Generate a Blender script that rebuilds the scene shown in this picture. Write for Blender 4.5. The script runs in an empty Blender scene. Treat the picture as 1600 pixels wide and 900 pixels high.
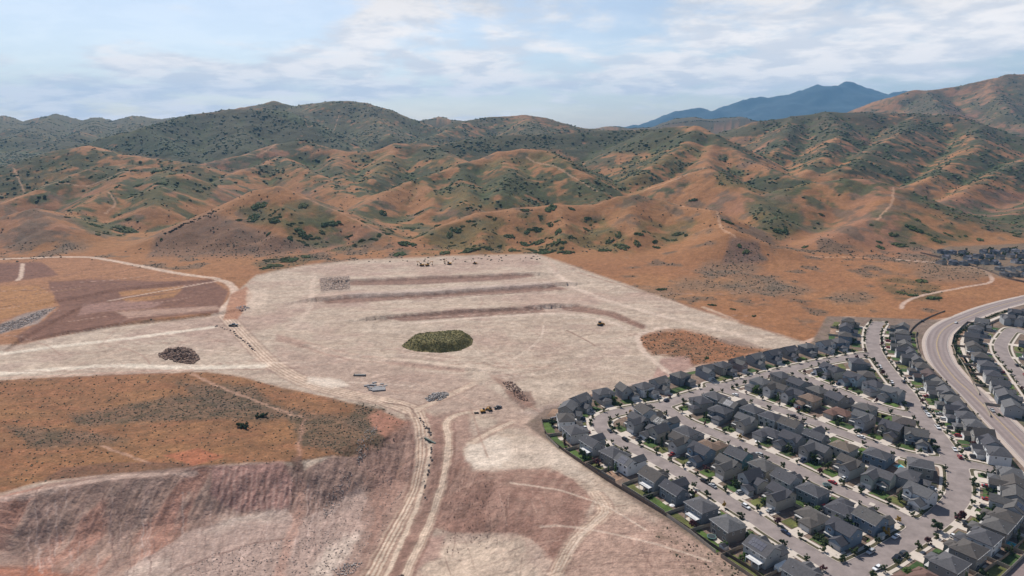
import bpy, bmesh, math, random
import numpy as np
from mathutils import Vector, Matrix
random.seed(7); rng = np.random.default_rng(11)
C = bpy.context.scene
COL = C.collection
# ------------------------------------------------------------------ camera, sky, sun, exposure
CAM_H = 180.0; F = 1081.0; PITCH = math.atan((450 - 200) / F)
cam = bpy.data.objects.new("camera", bpy.data.cameras.new("camera")); COL.objects.link(cam)
cam.location = (0, 0, CAM_H); cam.rotation_euler = (math.pi / 2 - PITCH, 0, 0)
cam.data.sensor_width = 36; cam.data.lens = F / 1600 * 36
cam.data.clip_start = 1; cam.data.clip_end = 60000
C.camera = cam
SUN_EL, SUN_AZ = math.radians(46), math.radians(-26)          # azimuth from +Y, towards +X
world = bpy.data.worlds.new("World"); C.world = world; world.use_nodes = True
wt = world.node_tree; wt.nodes.clear()
def wn(t, **k):
    n = wt.nodes.new(t)
    for a, b in k.items(): setattr(n, a, b)
    return n
def wmath(op, a, b=None, clamp=False):
    n = wn('ShaderNodeMath', operation=op, use_clamp=clamp)
    for i, v in enumerate((a, b)):
        if v is None: continue
        if isinstance(v, (int, float)): n.inputs[i].default_value = v
        else: wt.links.new(v, n.inputs[i])
    return n.outputs[0]
sky = wn('ShaderNodeTexSky', sky_type='NISHITA', sun_disc=False, sun_elevation=SUN_EL, sun_rotation=SUN_AZ, altitude=1500,
         air_density=1.0, dust_density=3.0, ozone_density=1.0)
bg_sky = wn('ShaderNodeBackground'); bg_sky.inputs[1].default_value = 0.105
wt.links.new(sky.outputs[0], bg_sky.inputs[0])
tc = wn('ShaderNodeTexCoord'); sep = wn('ShaderNodeSeparateXYZ'); wt.links.new(tc.outputs['Generated'], sep.inputs[0])
zc = wmath('ADD', wmath('MAXIMUM', sep.outputs[2], 0.0), 0.17)
comb = wn('ShaderNodeCombineXYZ')
wt.links.new(wmath('DIVIDE', sep.outputs[0], zc), comb.inputs[0])
wt.links.new(wmath('DIVIDE', sep.outputs[1], zc), comb.inputs[1])
def wnoise(scale, detail, rough, off, dist=0.0):
    m = wn('ShaderNodeMapping'); m.inputs['Location'].default_value = off; wt.links.new(comb.outputs[0], m.inputs[0])
    n = wn('ShaderNodeTexNoise'); n.inputs['Scale'].default_value = scale; n.inputs['Detail'].default_value = detail
    n.inputs['Roughness'].default_value = rough; n.inputs['Distortion'].default_value = dist
    wt.links.new(m.outputs[0], n.inputs['Vector']); return n.outputs['Fac']
def wrange(x, a_, b_, c_=0.0, d_=1.0, st=True):
    n = wn('ShaderNodeMapRange', interpolation_type='SMOOTHSTEP' if st else 'LINEAR'); wt.links.new(x, n.inputs[0])
    for i_, v_ in enumerate((a_, b_, c_, d_)): n.inputs[i_ + 1].default_value = v_
    return n.outputs[0]
az = wmath('DIVIDE', sep.outputs[0], wmath('MAXIMUM', sep.outputs[1], 0.05)); el = sep.outputs[2]
n_big = wnoise(0.75, 3, 0.5, (3.1, 1.7, 0)); n_mid = wnoise(1.9, 10, 0.60, (0.3, 5.2, 0), 0.25); n_shade = wnoise(3.2, 8, 0.6, (7.3, 2.2, 0), 0.2)
cl = wmath('ADD', wmath('MULTIPLY', n_big, 0.42), wmath('MULTIPLY', n_mid, 0.58))
# a broad bank of cloud: thick in the middle band, open high on the left and in a strip above the skyline right of centre
bias = wmath('SUBTRACT', 0.075, wmath('MULTIPLY', wmath('MULTIPLY', wrange(az, -.12, -.42), wrange(el, .07, .14)), 0.22))
bias = wmath('SUBTRACT', bias, wmath('MULTIPLY', wmath('MULTIPLY', wrange(az, -.35, .0), wrange(el, .075, .03)), 0.13))
cl = wmath('ADD', cl, bias)
cov = wrange(cl, 0.46, 0.60, 0.20, 1.0)
thin = wrange(el, 0.22, 0.55, 0.96, 0.2, False)
cmix = wmath('MULTIPLY', cov, thin)
cr_ = wrange(n_shade, 0.40, 0.60)
ccol = wn('ShaderNodeMix', data_type='RGBA'); wt.links.new(cr_, ccol.inputs[0])
ccol.inputs[6].default_value = (0.80, 0.81, 0.85, 1); ccol.inputs[7].default_value = (1.10, 1.04, 1.00, 1)
bg_cl = wn('ShaderNodeBackground'); wt.links.new(ccol.outputs[2], bg_cl.inputs[0]); cb = wn('ShaderNodeMapRange'); wt.links.new(sep.outputs[2], cb.inputs[0])
for i_, v_ in enumerate((.12, .40, .93, .12)): cb.inputs[i_ + 1].default_value = v_
wt.links.new(cb.outputs[0], bg_cl.inputs[1])
mixs = wn('ShaderNodeMixShader'); wt.links.new(cmix, mixs.inputs[0]); wt.links.new(bg_sky.outputs[0], mixs.inputs[1]); wt.links.new(bg_cl.outputs[0], mixs.inputs[2])
wo = wn('ShaderNodeOutputWorld'); wt.links.new(mixs.outputs[0], wo.inputs[0])
sun = bpy.data.objects.new("sun", bpy.data.lights.new("sun", 'SUN')); COL.objects.link(sun)
sun.data.energy = 5.0; sun.data.angle = math.radians(0.5); sun.data.color = (1.0, 0.955, 0.89)
sd = Vector((math.sin(SUN_AZ) * math.cos(SUN_EL), math.cos(SUN_AZ) * math.cos(SUN_EL), math.sin(SUN_EL)))
sun.rotation_euler = (-sd).to_track_quat('-Z', 'Y').to_euler(); sun.location = (0, 0, 600)
C.view_settings.view_transform = 'Standard'; C.view_settings.look = 'None'; C.view_settings.gamma = 1
C.view_settings.use_curve_mapping = False; C.view_settings.exposure = 0.18
C.cycles.use_denoising = True; C.cycles.max_bounces = 5; C.cycles.diffuse_bounces = 2; C.cycles.volume_bounces = 0
C.cycles.transparent_max_bounces = 8

# ------------------------------------------------------------------ photograph pixel (1600x900) + height -> point in the place
cp, sp = math.cos(PITCH), math.sin(PITCH)
def ray(u, v):
    x = (u - 800) / F; y = -(v - 450) / F
    return np.array([x, cp + y * sp, -sp + y * cp])
def at(u, v, z=0.0):
    d = ray(u, v); t = (z - CAM_H) / d[2]; return np.array([d[0] * t, d[1] * t])
def at_depth(u, v, dep):
    d = ray(u, v); t = dep / d[1]; return np.array([d[0] * t, dep, CAM_H + d[2] * t])
def project(x, y, z):
    zz = z - CAM_H
    depth = y * cp - zz * sp; up = y * sp + zz * cp
    return 800 + F * x / depth, 450 - F * up / depth

# ------------------------------------------------------------------ noise
def _h(ix, iy, s):
    n = (ix.astype(np.int64) * 374761393 + iy.astype(np.int64) * 668265263 + s * 1442695041) & 0x7fffffff
    n = ((n ^ (n >> 13)) * 1274126177) & 0x7fffffff
    n = (n ^ (n >> 16)) & 0xffff
    return n.astype(np.float32) / 65535.0
def vnoise(x, y, s=0):
    ix = np.floor(x); iy = np.floor(y); fx = (x - ix).astype(np.float32); fy = (y - iy).astype(np.float32)
    fx = fx * fx * (3 - 2 * fx); fy = fy * fy * (3 - 2 * fy)
    a = _h(ix, iy, s); b = _h(ix + 1, iy, s); c = _h(ix, iy + 1, s); d = _h(ix + 1, iy + 1, s)
    return (a * (1 - fx) + b * fx) * (1 - fy) + (c * (1 - fx) + d * fx) * fy
def fbm(x, y, scale, octv=4, s=0, rough=0.5):
    t = 0; amp = 1.0; tot = 0; f = 1.0 / scale
    for i in range(octv):
        t = t + amp * vnoise(x * f + 17.3 * i, y * f - 9.1 * i, s + i * 7); tot += amp; amp *= rough; f *= 2.03
    return t / tot
def sstep(a, b, x):
    t = np.clip((x - a) / (b - a), 0, 1); return t * t * (3 - 2 * t)
def seg_dist(X, Y, a, b):
    dx, dy = b[0] - a[0], b[1] - a[1]; L = dx * dx + dy * dy + 1e-9
    t = np.clip(((X - a[0]) * dx + (Y - a[1]) * dy) / L, 0, 1)
    return np.sqrt((X - a[0] - t * dx) ** 2 + (Y - a[1] - t * dy) ** 2), t
def poly_sd(X, Y, P):
    """signed distance to polygon, negative inside"""
    d = np.full(X.shape, 1e9); inside = np.zeros(X.shape, bool); n = len(P)
    for i in range(n):
        a, b = P[i], P[(i + 1) % n]
        d = np.minimum(d, seg_dist(X, Y, a, b)[0])
        if a[1] != b[1]:
            c = ((a[1] > Y) != (b[1] > Y)) & (X < (b[0] - a[0]) * (Y - a[1]) / (b[1] - a[1]) + a[0]); inside ^= c
    return np.where(inside, -d, d)

# ------------------------------------------------------------------ shape of the land
K = 1.5
RIDGES = [  # (slope, rounding, [(u, v, distance/K) ...])  crest lines of the hills
 # far left range
 (.40, 60, [(-160,178,3300),(0,180,3300),(33,188,3300),(83,177,3300),(130,188,3300),(147,182,3300),(173,187,3300),(207,179,3300),(247,185,3300),(283,180,3300),(340,178,3300)]),
 (.42, 25, [(83,177,3300),(70,192,2900),(40,205,2550)]),
 (.42, 25, [(147,182,3300),(150,196,2850),(120,208,2450)]),
 (.42, 25, [(207,179,3300),(215,195,2800),(185,210,2400)]),
 (.42, 25, [(0,180,3300),(-30,198,2800)]),
 (.42, 25, [(30,188,3300),(15,203,2800)]),
 (.40, 40, [(-120,205,2300),(-20,212,2300),(60,216,2250),(120,222,2150)]),
 # big dark hill and its spurs
 (.46, 40, [(140,222,1750),(227,200,1800),(260,191,1900),(300,179,2000),(350,172,2050),(400,169,2050),(440,173,2050),(467,185,2000),(500,207,1950),(535,228,1850)]),
 (.5, 20, [(227,200,1800),(262,226,1650),(290,242,1560)]),
 (.5, 20, [(350,172,2050),(372,205,1850),(385,232,1650)]),
 # second range
 (.42, 40, [(380,168,2700),(400,165,2700),(427,158,2700),(460,166,2700),(490,162,2600),(517,158,2550),(545,157,2550),(566,160,2550),(600,170,2550),(643,186,2500),(690,205,2400)]),
 (.45, 20, [(467,173,2450),(500,198,2250),(540,224,2000),(560,232,1900)]),
 (.45, 20, [(566,160,2550),(590,190,2300),(610,212,2050)]),
 (.42, 30, [(643,186,3100),(683,179,3100),(717,188,3050),(740,192,3000)]),
 (.42, 40, [(715,190,2500),(767,183,2500),(820,180,2500),(853,184,2500),(900,198,2450)]),
 (.45, 20, [(740,188,2400),(700,203,2200),(660,219,2000)]),
 (.45, 25, [(820,182,2450),(835,200,2200),(850,212,2050)]),
 (.40, 40, [(850,207,2150),(875,201,2200),(900,199,2250),(927,201,2250),(960,207,2150)]),
 (.38, 40, [(915,201,3300),(953,195,3300),(987,199,3300),(1030,196,3300),(1063,183,3300),(1085,181,3300),(1110,184,3300),(1135,182,3300),(1156,180,3300),(1183,188,3300),(1230,196,3300)]),
 # green bench behind the middle hill
 (.40, 35, [(683,228,1600),(720,219,1650),(766,212,1700),(820,211,1720),(866,211,1720),(933,205,1750),(1000,203,1750),(1050,200,1720)]),
 # right high far hill
 (.42, 60, [(1320,178,2900),(1376,160,2900),(1426,140,2900),(1449,139,2900),(1499,133,2900),(1526,125,2900),(1546,123,2900),(1576,114,2900),(1610,115,2900),(1700,108,2900),(1900,100,2900)]),
 (.45, 30, [(1449,139,2900),(1465,165,2550),(1480,180,2350)]),
 (.45, 30, [(1546,123,2900),(1560,155,2550),(1580,180,2350),(1600,195,2250)]),
 # right middle ridge and spurs
 (.42, 40, [(1150,200,1900),(1183,191,1850),(1239,182,1850),(1293,175,1850),(1339,175,1850),(1399,177,1850),(1433,178,1850),(1483,180,1800),(1526,195,1700),(1600,215,1600),(1720,230,1500)]),
 (.5, 20, [(1293,175,1850),(1310,205,1550),(1290,240,1330),(1268,266,1200)]),
 (.5, 20, [(1433,178,1850),(1410,205,1550),(1360,238,1330),(1318,262,1180)]),
 (.5, 20, [(1526,195,1700),(1530,225,1420),(1480,262,1220),(1440,285,1100)]),
 (.5, 20, [(1620,238,1350),(1570,262,1200),(1520,292,1060),(1478,318,960)]),
 (.5, 20, [(1700,290,1100),(1630,310,1000),(1570,338,900)]),
 (.5, 20, [(1239,182,1850),(1225,210,1600),(1215,235,1450)]),
 # ridge left of it
 (.46, 25, [(1016,206,1600),(1045,199,1500),(1066,197,1480),(1083,198,1450),(1116,213,1380),(1145,231,1300),(1176,250,1220),(1225,270,1130),(1270,285,1070)]),
 (.5, 20, [(1083,198,1450),(1070,225,1300),(1035,250,1200),(1000,270,1120)]),
 (.5, 20, [(1116,213,1380),(1110,240,1250),(1100,262,1130)]),
 # ridge through the centre right
 (.46, 22, [(1000,300,1000),(1035,284,1020),(1066,273,1020),(1106,263,1020),(1133,274,980),(1166,300,900),(1190,322,840),(1210,342,780)]),
 # tan hill on the right
 (.42, 30, [(1225,305,880),(1240,293,900),(1266,286,920),(1316,278,920),(1349,280,920),(1396,292,890),(1440,312,850),(1483,333,810),(1566,363,760),(1640,380,740)]),
 (.40, 25, [(1349,280,920),(1392,305,840),(1388,330,780),(1340,352,740),(1290,372,700)]),
 # near ridge behind the pad
 (.46, 18, [(640,385,700),(665,366,720),(700,349,750),(740,334,770),(800,324,780),(867,322,790),(927,320,800),(967,308,810),(993,306,810),(1030,312,800),(1066,322,780),(1109,328,750),(1125,352,700),(1145,366,665),(1160,375,650)]),
 (.46, 12, [(993,306,810),(985,335,750),(1000,360,710)]),
 (.5, 10, [(867,322,790),(885,350,735),(880,375,695)]),
 (.5, 10, [(740,334,770),(760,360,720),(752,382,685)]),
 (.40, 12, [(1120,386,635),(1150,378,640),(1175,384,630),(1195,396,612)]),
 (.30, 15, [(1145,366,660),(1215,386,650),(1262,398,655)]),
 # middle hill
 (.48, 22, [(540,345,830),(550,333,860),(600,301,960),(640,286,1010),(666,277,1040),(716,257,1100),(780,238,1150),(816,232,1160),(850,235,1150),(875,250,1090),(900,270,1030),(933,300,960),(945,312,930)]),
 (.5, 16, [(666,277,1040),(680,305,950),(672,330,880)]),
 (.5, 16, [(780,238,1150),(800,270,1030),(790,300,930)]),
 (.5, 16, [(716,257,1100),(735,290,980),(728,318,880)]),
 # ridge above centre left
 (.46, 25, [(310,257,1300),(345,250,1330),(383,242,1360),(433,224,1440),(473,218,1460),(530,236,1400),(576,237,1380),(616,226,1400),(660,224,1400),(693,240,1300),(733,254,1200)]),
 (.5, 18, [(433,245,1320),(410,256,1250),(383,264,1200),(355,285,1090),(333,307,1000),(303,332,900)]),
 (.5, 18, [(530,236,1400),(520,262,1240),(545,290,1090),(590,312,980)]),
 (.5, 18, [(616,226,1400),(600,255,1250),(570,280,1120)]),
 (.5, 18, [(433,245,1320),(470,262,1200),(520,290,1070),(560,318,950)]),
 # front left mound
 (.44, 16, [(190,402,680),(225,383,700),(257,367,715),(300,346,740),(347,328,770),(380,308,800),(400,297,815),(433,293,820),(473,307,800),(533,333,770),(575,350,745),(600,366,720),(640,385,690)]),
 (.5, 12, [(433,293,820),(450,330,755),(440,365,705)]),
 (.5, 12, [(347,328,770),(375,355,720),(380,378,690)]),
 # left tan domes
 (.40, 35, [(-60,275,1150),(20,262,1180),(60,246,1220),(100,233,1250),(140,227,1260),(183,238,1240),(233,248,1220),(300,255,1200)]),
 (.42, 20, [(-60,332,880),(0,320,900),(67,294,970),(110,276,1020),(143,263,1060),(200,257,1080),(240,262,1060),(270,272,1010)]),
 (.46, 14, [(200,257,1080),(190,290,950),(150,312,880),(115,330,830)]),
 (.46, 12, [(240,262,1060),(255,292,930),(235,320,850)]),
 (.38, 14, [(-80,345,760),(0,338,770),(25,332,775),(50,326,780),(72,334,765),(95,352,735)]),
 # small foothills at the right edge
 (.35, 20, [(1700,360,850),(1610,372,790),(1540,382,740)]),
]
RID = []
for s, r, pts in RIDGES:
    P = [at_depth(u, v, d * K) for u, v, d in pts]
    RID.append((s, r, P, min(p[1] for p in P), max(p[1] for p in P), min(p[0] for p in P), max(p[0] for p in P), max(p[2] for p in P)))
NB = [at(*p) for p in [(820,664),(850,640),(1268,536),(1292,494),(1480,500),(1560,470),(1800,430),(2000,640),(1900,1000),(1240,1020),(1185,905),(1000,790)]]
CUT_TOP = [at(*p) for p in [(-160,775),(0,778),(120,757),(250,743),(330,727),(440,719),(500,712),(560,690),(620,668),(640,655)]]
MOUND = [at(*p) for p in [(620,538),(655,520),(730,515),(742,540),(728,552),(680,556),(640,552)]]
BERMS = [
 (.9, [(428,530),(545,556),(728,579)]), (.9, [(734,582),(790,618),(845,652)]),  # terrace edges: the near side of the line lies lower by h
 (2.6, [(547,441),(667,436),(827,430)]), (3.2, [(503,470),(547,466),(667,461),(800,452),(880,446)]),
 (2.6, [(593,499),(720,488),(850,482)]), (1.6, [(877,480),(905,478),(960,490),(1010,512)]),
 (2.0, [(120,520),(200,507),(290,498),(345,490)]), (2.0, [(30,535),(70,512),(110,490)]), (1.6, [(100,470),(180,455),(330,438)]),
]
BERMW = [(h, [at(*p) for p in P]) for h, P in BERMS]
def height(X, Y):
    X = np.asarray(X, np.float64); Y = np.asarray(Y, np.float64)
    Z = np.zeros(X.shape)
    m = Y > 820
    if m.any():
        x = X[m]; y = Y[m]
        wamp = np.clip((y - 900) / 500, 0, 1)
        xw = x + (fbm(x, y, 170, 3, 5) - .5) * 36 * wamp + (fbm(x, y, 45, 2, 6) - .5) * 12 * wamp
        yw = y + (fbm(x, y, 170, 3, 25) - .5) * 36 * wamp + (fbm(x, y, 45, 2, 26) - .5) * 12 * wamp
        k = 3.5
        fl = np.clip(y - 1000, 0, 3500) * 0.022 + np.clip(y - 2000, 0, 2500) * 0.02
        acc = np.exp((fl - 100) / 60.0 * 0) * 0 + np.exp(np.clip(fl / k, -60, 200))
        crest = fl.copy()
        for s, r, P, y0, y1, x0, x1, zt in RID:
            reach = (zt + 20) / s + 60
            mm = (y > y0 - reach) & (y < y1 + reach) & (x > x0 - reach) & (x < x1 + reach)
            if not mm.any(): continue
            xx, yy = xw[mm], yw[mm]
            best = np.full(xx.shape, -1e9)
            for a, b in zip(P, P[1:]):
                d, t = seg_dist(xx, yy, a, b)
                hz = a[2] + (b[2] - a[2]) * t - s * (np.sqrt(d * d + r * r * .4) - r * .63)
                best = np.maximum(best, hz)
            acc[mm] += np.exp(np.clip(best / k, -60, 200))
            crest[mm] = np.maximum(crest[mm], best)
        z = k * np.log(acc)
        rel = np.clip((z - fl) / 40, 0, 1)
        g1 = np.abs(fbm(x, y, 150, 2, 41) - .5) * 2; g2 = np.abs(fbm(x, y, 48, 3, 43) - .5) * 2
        z = z + rel * ((g1 - .3) * 6 * np.clip(y / 2500, .35, 1.1) + (g2 - .3) * 2.6)
        z += (fbm(x, y, 22, 3, 47) - .5) * 1.6 * np.clip((y - 950) / 150, 0, 1)
        Z[m] = np.where(y > 850, z * sstep(850, 1010, y) , 0)
    n = Y < 1150
    if n.any():
        x = X[n]; y = Y[n]; z = Z[n]
        sdn = poly_sd(x, y, NB)
        off = sstep(0, 14, sdn)
        # rolling dry plateau + pad roughness
        z += off * ((fbm(x, y, 60, 4, 61) - .5) * 1.8 + (fbm(x, y, 9, 3, 63) - .5) * .5)
        # cut face on the lower left
        cs = poly_sd(x, y, CUT_TOP + [np.array([70., 225.]), np.array([40., 60.]), np.array([-400., 60.])])
        inn = np.clip(-cs + (fbm(x, y, 14, 3, 65) - .5) * 6, 0, 200)
        fade = sstep(60, -40, x) 
        z -= off * fade * 15 * (.62 * np.clip(inn / 30, 0, 1) + .38 * sstep(0, 45, inn))
        gro = np.abs(fbm(x + (fbm(x, y, 20, 2, 66) - .5) * 4, y * .18, 4.2, 4, 67) - .5) * 2
        z += off * fade * 1.9 * (gro - .3) * sstep(0, 6, inn) * sstep(40, 22, inn)
        z -= off * (1 - fade) * 3.0 * sstep(0, 40, np.clip(-cs, 0, 200))
        for h, P in BERMW:
            best = np.full(x.shape, 1e9); side = np.zeros(x.shape)
            for a, b in zip(P, P[1:]):
                d, t = seg_dist(x, y, a, b); c = (b[0] - a[0]) * (y - a[1]) - (b[1] - a[1]) * (x - a[0])
                side = np.where(d < best, np.sign(c) , side); best = np.minimum(best, d)
            sg = best * side   # + = far side
            z += off * h * 1.15 * np.exp(-(best / 26.0) ** 2) * sstep(-3.2, 1.6, sg)
        Z[n] = z
    return Z
def hit(u, v, y0=180, y1=9000):
    d = ray(u, v); ys = np.concatenate([np.arange(y0, 1600, 3.0), np.arange(1600, y1, 9.0)])
    t = ys / d[1]; X = d[0] * t; Zr = CAM_H + d[2] * t
    b = np.where(height(X, ys) > Zr)[0]
    i = b[0] if len(b) else len(ys) - 1
    return np.array([X[i], ys[i], float(height(X[i:i+1], ys[i:i+1])[0])])
def hz(x, y): return float(height(np.array([x]), np.array([y]))[0])

# ------------------------------------------------------------------ object helpers
def tag(o, label=None, cat=None, group=None, kind=None):
    for k, v in (('label', label), ('category', cat), ('group', group), ('kind', kind)):
        if v: o[k] = v
    return o
def link(name, me, mat=None, parent=None):
    o = bpy.data.objects.new(name, me); COL.objects.link(o)
    if mat is not None and len(me.materials) == 0: me.materials.append(mat)
    if parent is not None: o.parent = parent
    return o
def mesh_np(name, V, Q, smooth=True, cols=None, attrs=None):
    V = np.asarray(V, np.float32); Q = np.asarray(Q, np.int32)
    me = bpy.data.meshes.new(name); n = Q.shape[1]
    me.vertices.add(len(V)); me.vertices.foreach_set('co', V.ravel())
    me.loops.add(Q.size); me.loops.foreach_set('vertex_index', Q.ravel())
    me.polygons.add(len(Q)); me.polygons.foreach_set('loop_start', np.arange(0, Q.size, n, dtype=np.int32))
    me.polygons.foreach_set('use_smooth', np.full(len(Q), smooth, bool))
    if cols is not None:
        a = me.color_attributes.new('Col', 'FLOAT_COLOR', 'POINT')
        c4 = np.ones((len(V), 4), np.float32); c4[:, :cols.shape[1]] = cols; a.data.foreach_set('color', c4.ravel())
    for k, arr in (attrs or {}).items():
        a = me.attributes.new(k, 'FLOAT', 'POINT'); a.data.foreach_set('value', np.asarray(arr, np.float32))
    me.update(calc_edges=True); me.validate(); return me
def empty(name, loc, rz=0.0, scale=None):
    o = bpy.data.objects.new(name, None); COL.objects.link(o); o.location = loc; o.rotation_euler = (0, 0, rz); o.empty_display_size = .5
    if scale: o.scale = scale
    return o
def copy_tree(o, parent=None):
    c = o.copy(); COL.objects.link(c)
    if parent is not None: c.parent = parent
    for ch in [x for x in o.children]: copy_tree(ch, c)
    return c
# ------------------------------------------------------------------ materials
def mat(name, col=(.5,.5,.5), rough=.85, noise=0.0, nscale=3.0, attr=None, objcol=False, bump=0.0, bscale=2.0, metal=0.0, spec=.3, obj_coord=False):
    m = bpy.data.materials.new(name); m.use_nodes = True; nt = m.node_tree; b = nt.nodes['Principled BSDF']
    b.inputs['Roughness'].default_value = rough; b.inputs['Metallic'].default_value = metal
    b.inputs['Specular IOR Level'].default_value = spec
    if attr: a = nt.nodes.new('ShaderNodeVertexColor'); a.layer_name = attr; src = a.outputs['Color']
    elif objcol: a = nt.nodes.new('ShaderNodeObjectInfo'); src = a.outputs['Color']
    else: a = nt.nodes.new('ShaderNodeRGB'); a.outputs[0].default_value = (*col, 1); src = a.outputs[0]
    geo = nt.nodes.new('ShaderNodeTexCoord' if obj_coord else 'ShaderNodeNewGeometry'); pos = geo.outputs['Object'] if obj_coord else geo.outputs['Position']
    if noise:
        n = nt.nodes.new('ShaderNodeTexNoise'); n.inputs['Scale'].default_value = nscale; n.inputs['Detail'].default_value = 5; n.inputs['Roughness'].default_value = .65
        nt.links.new(pos, n.inputs['Vector'])
        r = nt.nodes.new('ShaderNodeMapRange'); nt.links.new(n.outputs['Fac'], r.inputs[0]); r.inputs[1].default_value = .25; r.inputs[2].default_value = .75
        r.inputs[3].default_value = 1 - noise; r.inputs[4].default_value = 1 + noise
        mx = nt.nodes.new('ShaderNodeVectorMath'); mx.operation = 'SCALE'; nt.links.new(src, mx.inputs[0]); nt.links.new(r.outputs[0], mx.inputs['Scale']); src = mx.outputs[0]
    nt.links.new(src, b.inputs['Base Color'])
    if bump:
        n2 = nt.nodes.new('ShaderNodeTexNoise'); n2.inputs['Scale'].default_value = bscale; n2.inputs['Detail'].default_value = 6; nt.links.new(pos, n2.inputs['Vector'])
        bp = nt.nodes.new('ShaderNodeBump'); bp.inputs['Strength'].default_value = 1; bp.inputs['Distance'].default_value = bump
        nt.links.new(n2.outputs['Fac'], bp.inputs['Height']); nt.links.new(bp.outputs[0], b.inputs['Normal'])
    return m
# ------------------------------------------------------------------ the ground sheet
def rows():
    out = []; v = 955.0
    while v > 404: out.append(at(800, v)[1]); v -= 1.15
    y = out[-1]
    while y < 1750: y += 2.6; out.append(y)
    while y < 3000: y += 5.0; out.append(y)
    while y < 4300: y += 9.0; out.append(y)
    while y < 13500: y *= 1.03; out.append(y)
    return np.array([60., 120., 170., 200.] + out)
YR = rows()
core = np.linspace(-.80, .80, 1240)
TX = np.concatenate([np.linspace(-1.9, -.81, 40), core, np.linspace(.81, 1.9, 40)])
NY, NX = len(YR), len(TX)
GX = (YR[:, None] * TX[None, :]); GY = np.repeat(YR[:, None], NX, 1)
X = GX.ravel(); Y = GY.ravel()
Zt = height(X, Y)
U, V = project(X, Y, Zt)
xf = X.astype(np.float32); yf = Y.astype(np.float32)
def L3(c): return np.array(c, np.float32)
TAN = L3((.275,.134,.060)); ORANGE = L3((.245,.112,.053)); PALE = L3((.390,.300,.232)); WHITE = L3((.60,.50,.41)); BROWN = L3((.215,.112,.08))
PINK = L3((.31,.185,.15)); MAUVE = L3((.30,.192,.147)); DARK = L3((.12,.066,.05)); SAGE = L3((.115,.085,.062)); GREEN = L3((.066,.088,.028)); DGREEN = L3((.036,.056,.026))
ROSE = L3((.36,.165,.115)); RED = L3((.34,.12,.065)); GOLD = L3((.295,.145,.065))
nA = fbm(xf, yf, 90, 4, 101); nB = fbm(xf, yf, 28, 4, 103); nC = fbm(xf, yf, 8, 3, 105); nD = fbm(xf, yf, 260, 4, 107)
nE = fbm(xf * .22, yf, 7, 4, 109)          # streaks along the graded rows
nG = fbm(xf, yf, 16, 3, 113); nH = fbm(xf * .5 + yf * .3, yf * .5, 60, 4, 115)
nF = fbm(xf * .9 - yf * .35, yf * .25 + xf * .1, 6, 3, 111)
gmask = np.zeros(len(X), np.float32); col = np.zeros((len(X), 3), np.float32); veg = np.zeros(len(X), np.float32); rocky = np.zeros(len(X), np.float32)
def mixc(w, c):
    w = np.clip(w, 0, 1)[:, None]; col[:] = col * (1 - w) + c * w
col[:] = TAN
mixc((nA - .35) * 2.2, L3((.255,.118,.052))); mixc((nB - .5) * 2.4, L3((.32,.17,.088))); mixc(sstep(.58, .72, nD) * .6, L3((.25,.125,.082)))
near = sstep(1050, 900, yf)
mixc(near * .9, ORANGE); mixc(near * (nA - .45) * 2, GOLD)
sage = sstep(.53, .63, nB * .6 + nD * .4) ; mixc(sage * .65, SAGE); veg += sage
# --- helpers that fill patches: outlines were read off the photograph and carried onto the land
def box_mask(P, m):
    us = [p[0] for p in P]; vs = [p[1] for p in P]
    return (U > min(us) - m) & (U < max(us) + m) & (V > min(vs) - m) & (V < max(vs) + m)
wu = (fbm(xf, yf, 30, 4, 121) - .5); wv = (fbm(xf, yf, 30, 4, 123) - .5); wu2 = (fbm(xf, yf, 5, 3, 125) - .5); wv2 = (fbm(xf, yf, 5, 3, 127) - .5)
pxm = F / np.maximum(np.sqrt(X**2 + Y**2 + 180**2), 1)         # pixels per metre
def fill(P, c, soft=3, warp=10, op=1.0, d0=0, d1=1e9, tex=None, v=None, rk=None, gm=None):
    m = box_mask(P, 40) & (Y > d0) & (Y < d1); i = np.where(m)[0]
    if not len(i): return
    s = np.clip(pxm[i] * .33, .35, 1.3)
    sd = poly_sd(U[i] + wu[i] * warp * 2 * s + wu2[i] * warp * s, V[i] + (wv[i] * warp * 2 + wv2[i] * warp) * .5 * s, P)
    w = sstep(soft, -soft, sd) * op
    if tex is not None: w = w * np.clip(tex[i], 0, 1)
    w = w.astype(np.float32)
    if gm is not None: gmask[i] = np.maximum(gmask[i], w / op * gm)
    if c is not None: col[i] = col[i] * (1 - w[:, None]) + c * w[:, None]
    if v is not None: veg[i] = veg[i] * (1 - w) + v * w
    if rk is not None: rocky[i] = rocky[i] * (1 - w) + rk * w
def smooth_line(P, n=6):
    P = [np.array(p, float) for p in P]; out = []
    for i in range(len(P) - 1):
        p0, p1, p2, p3 = P[max(i-1,0)], P[i], P[i+1], P[min(i+2,len(P)-1)]
        for k in range(n):
            t = k / n; out.append(.5 * (2*p1 + (p2-p0)*t + (2*p0-5*p1+4*p2-p3)*t*t + (3*p1-p0-3*p2+p3)*t**3))
    return out + [P[-1]]
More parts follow.
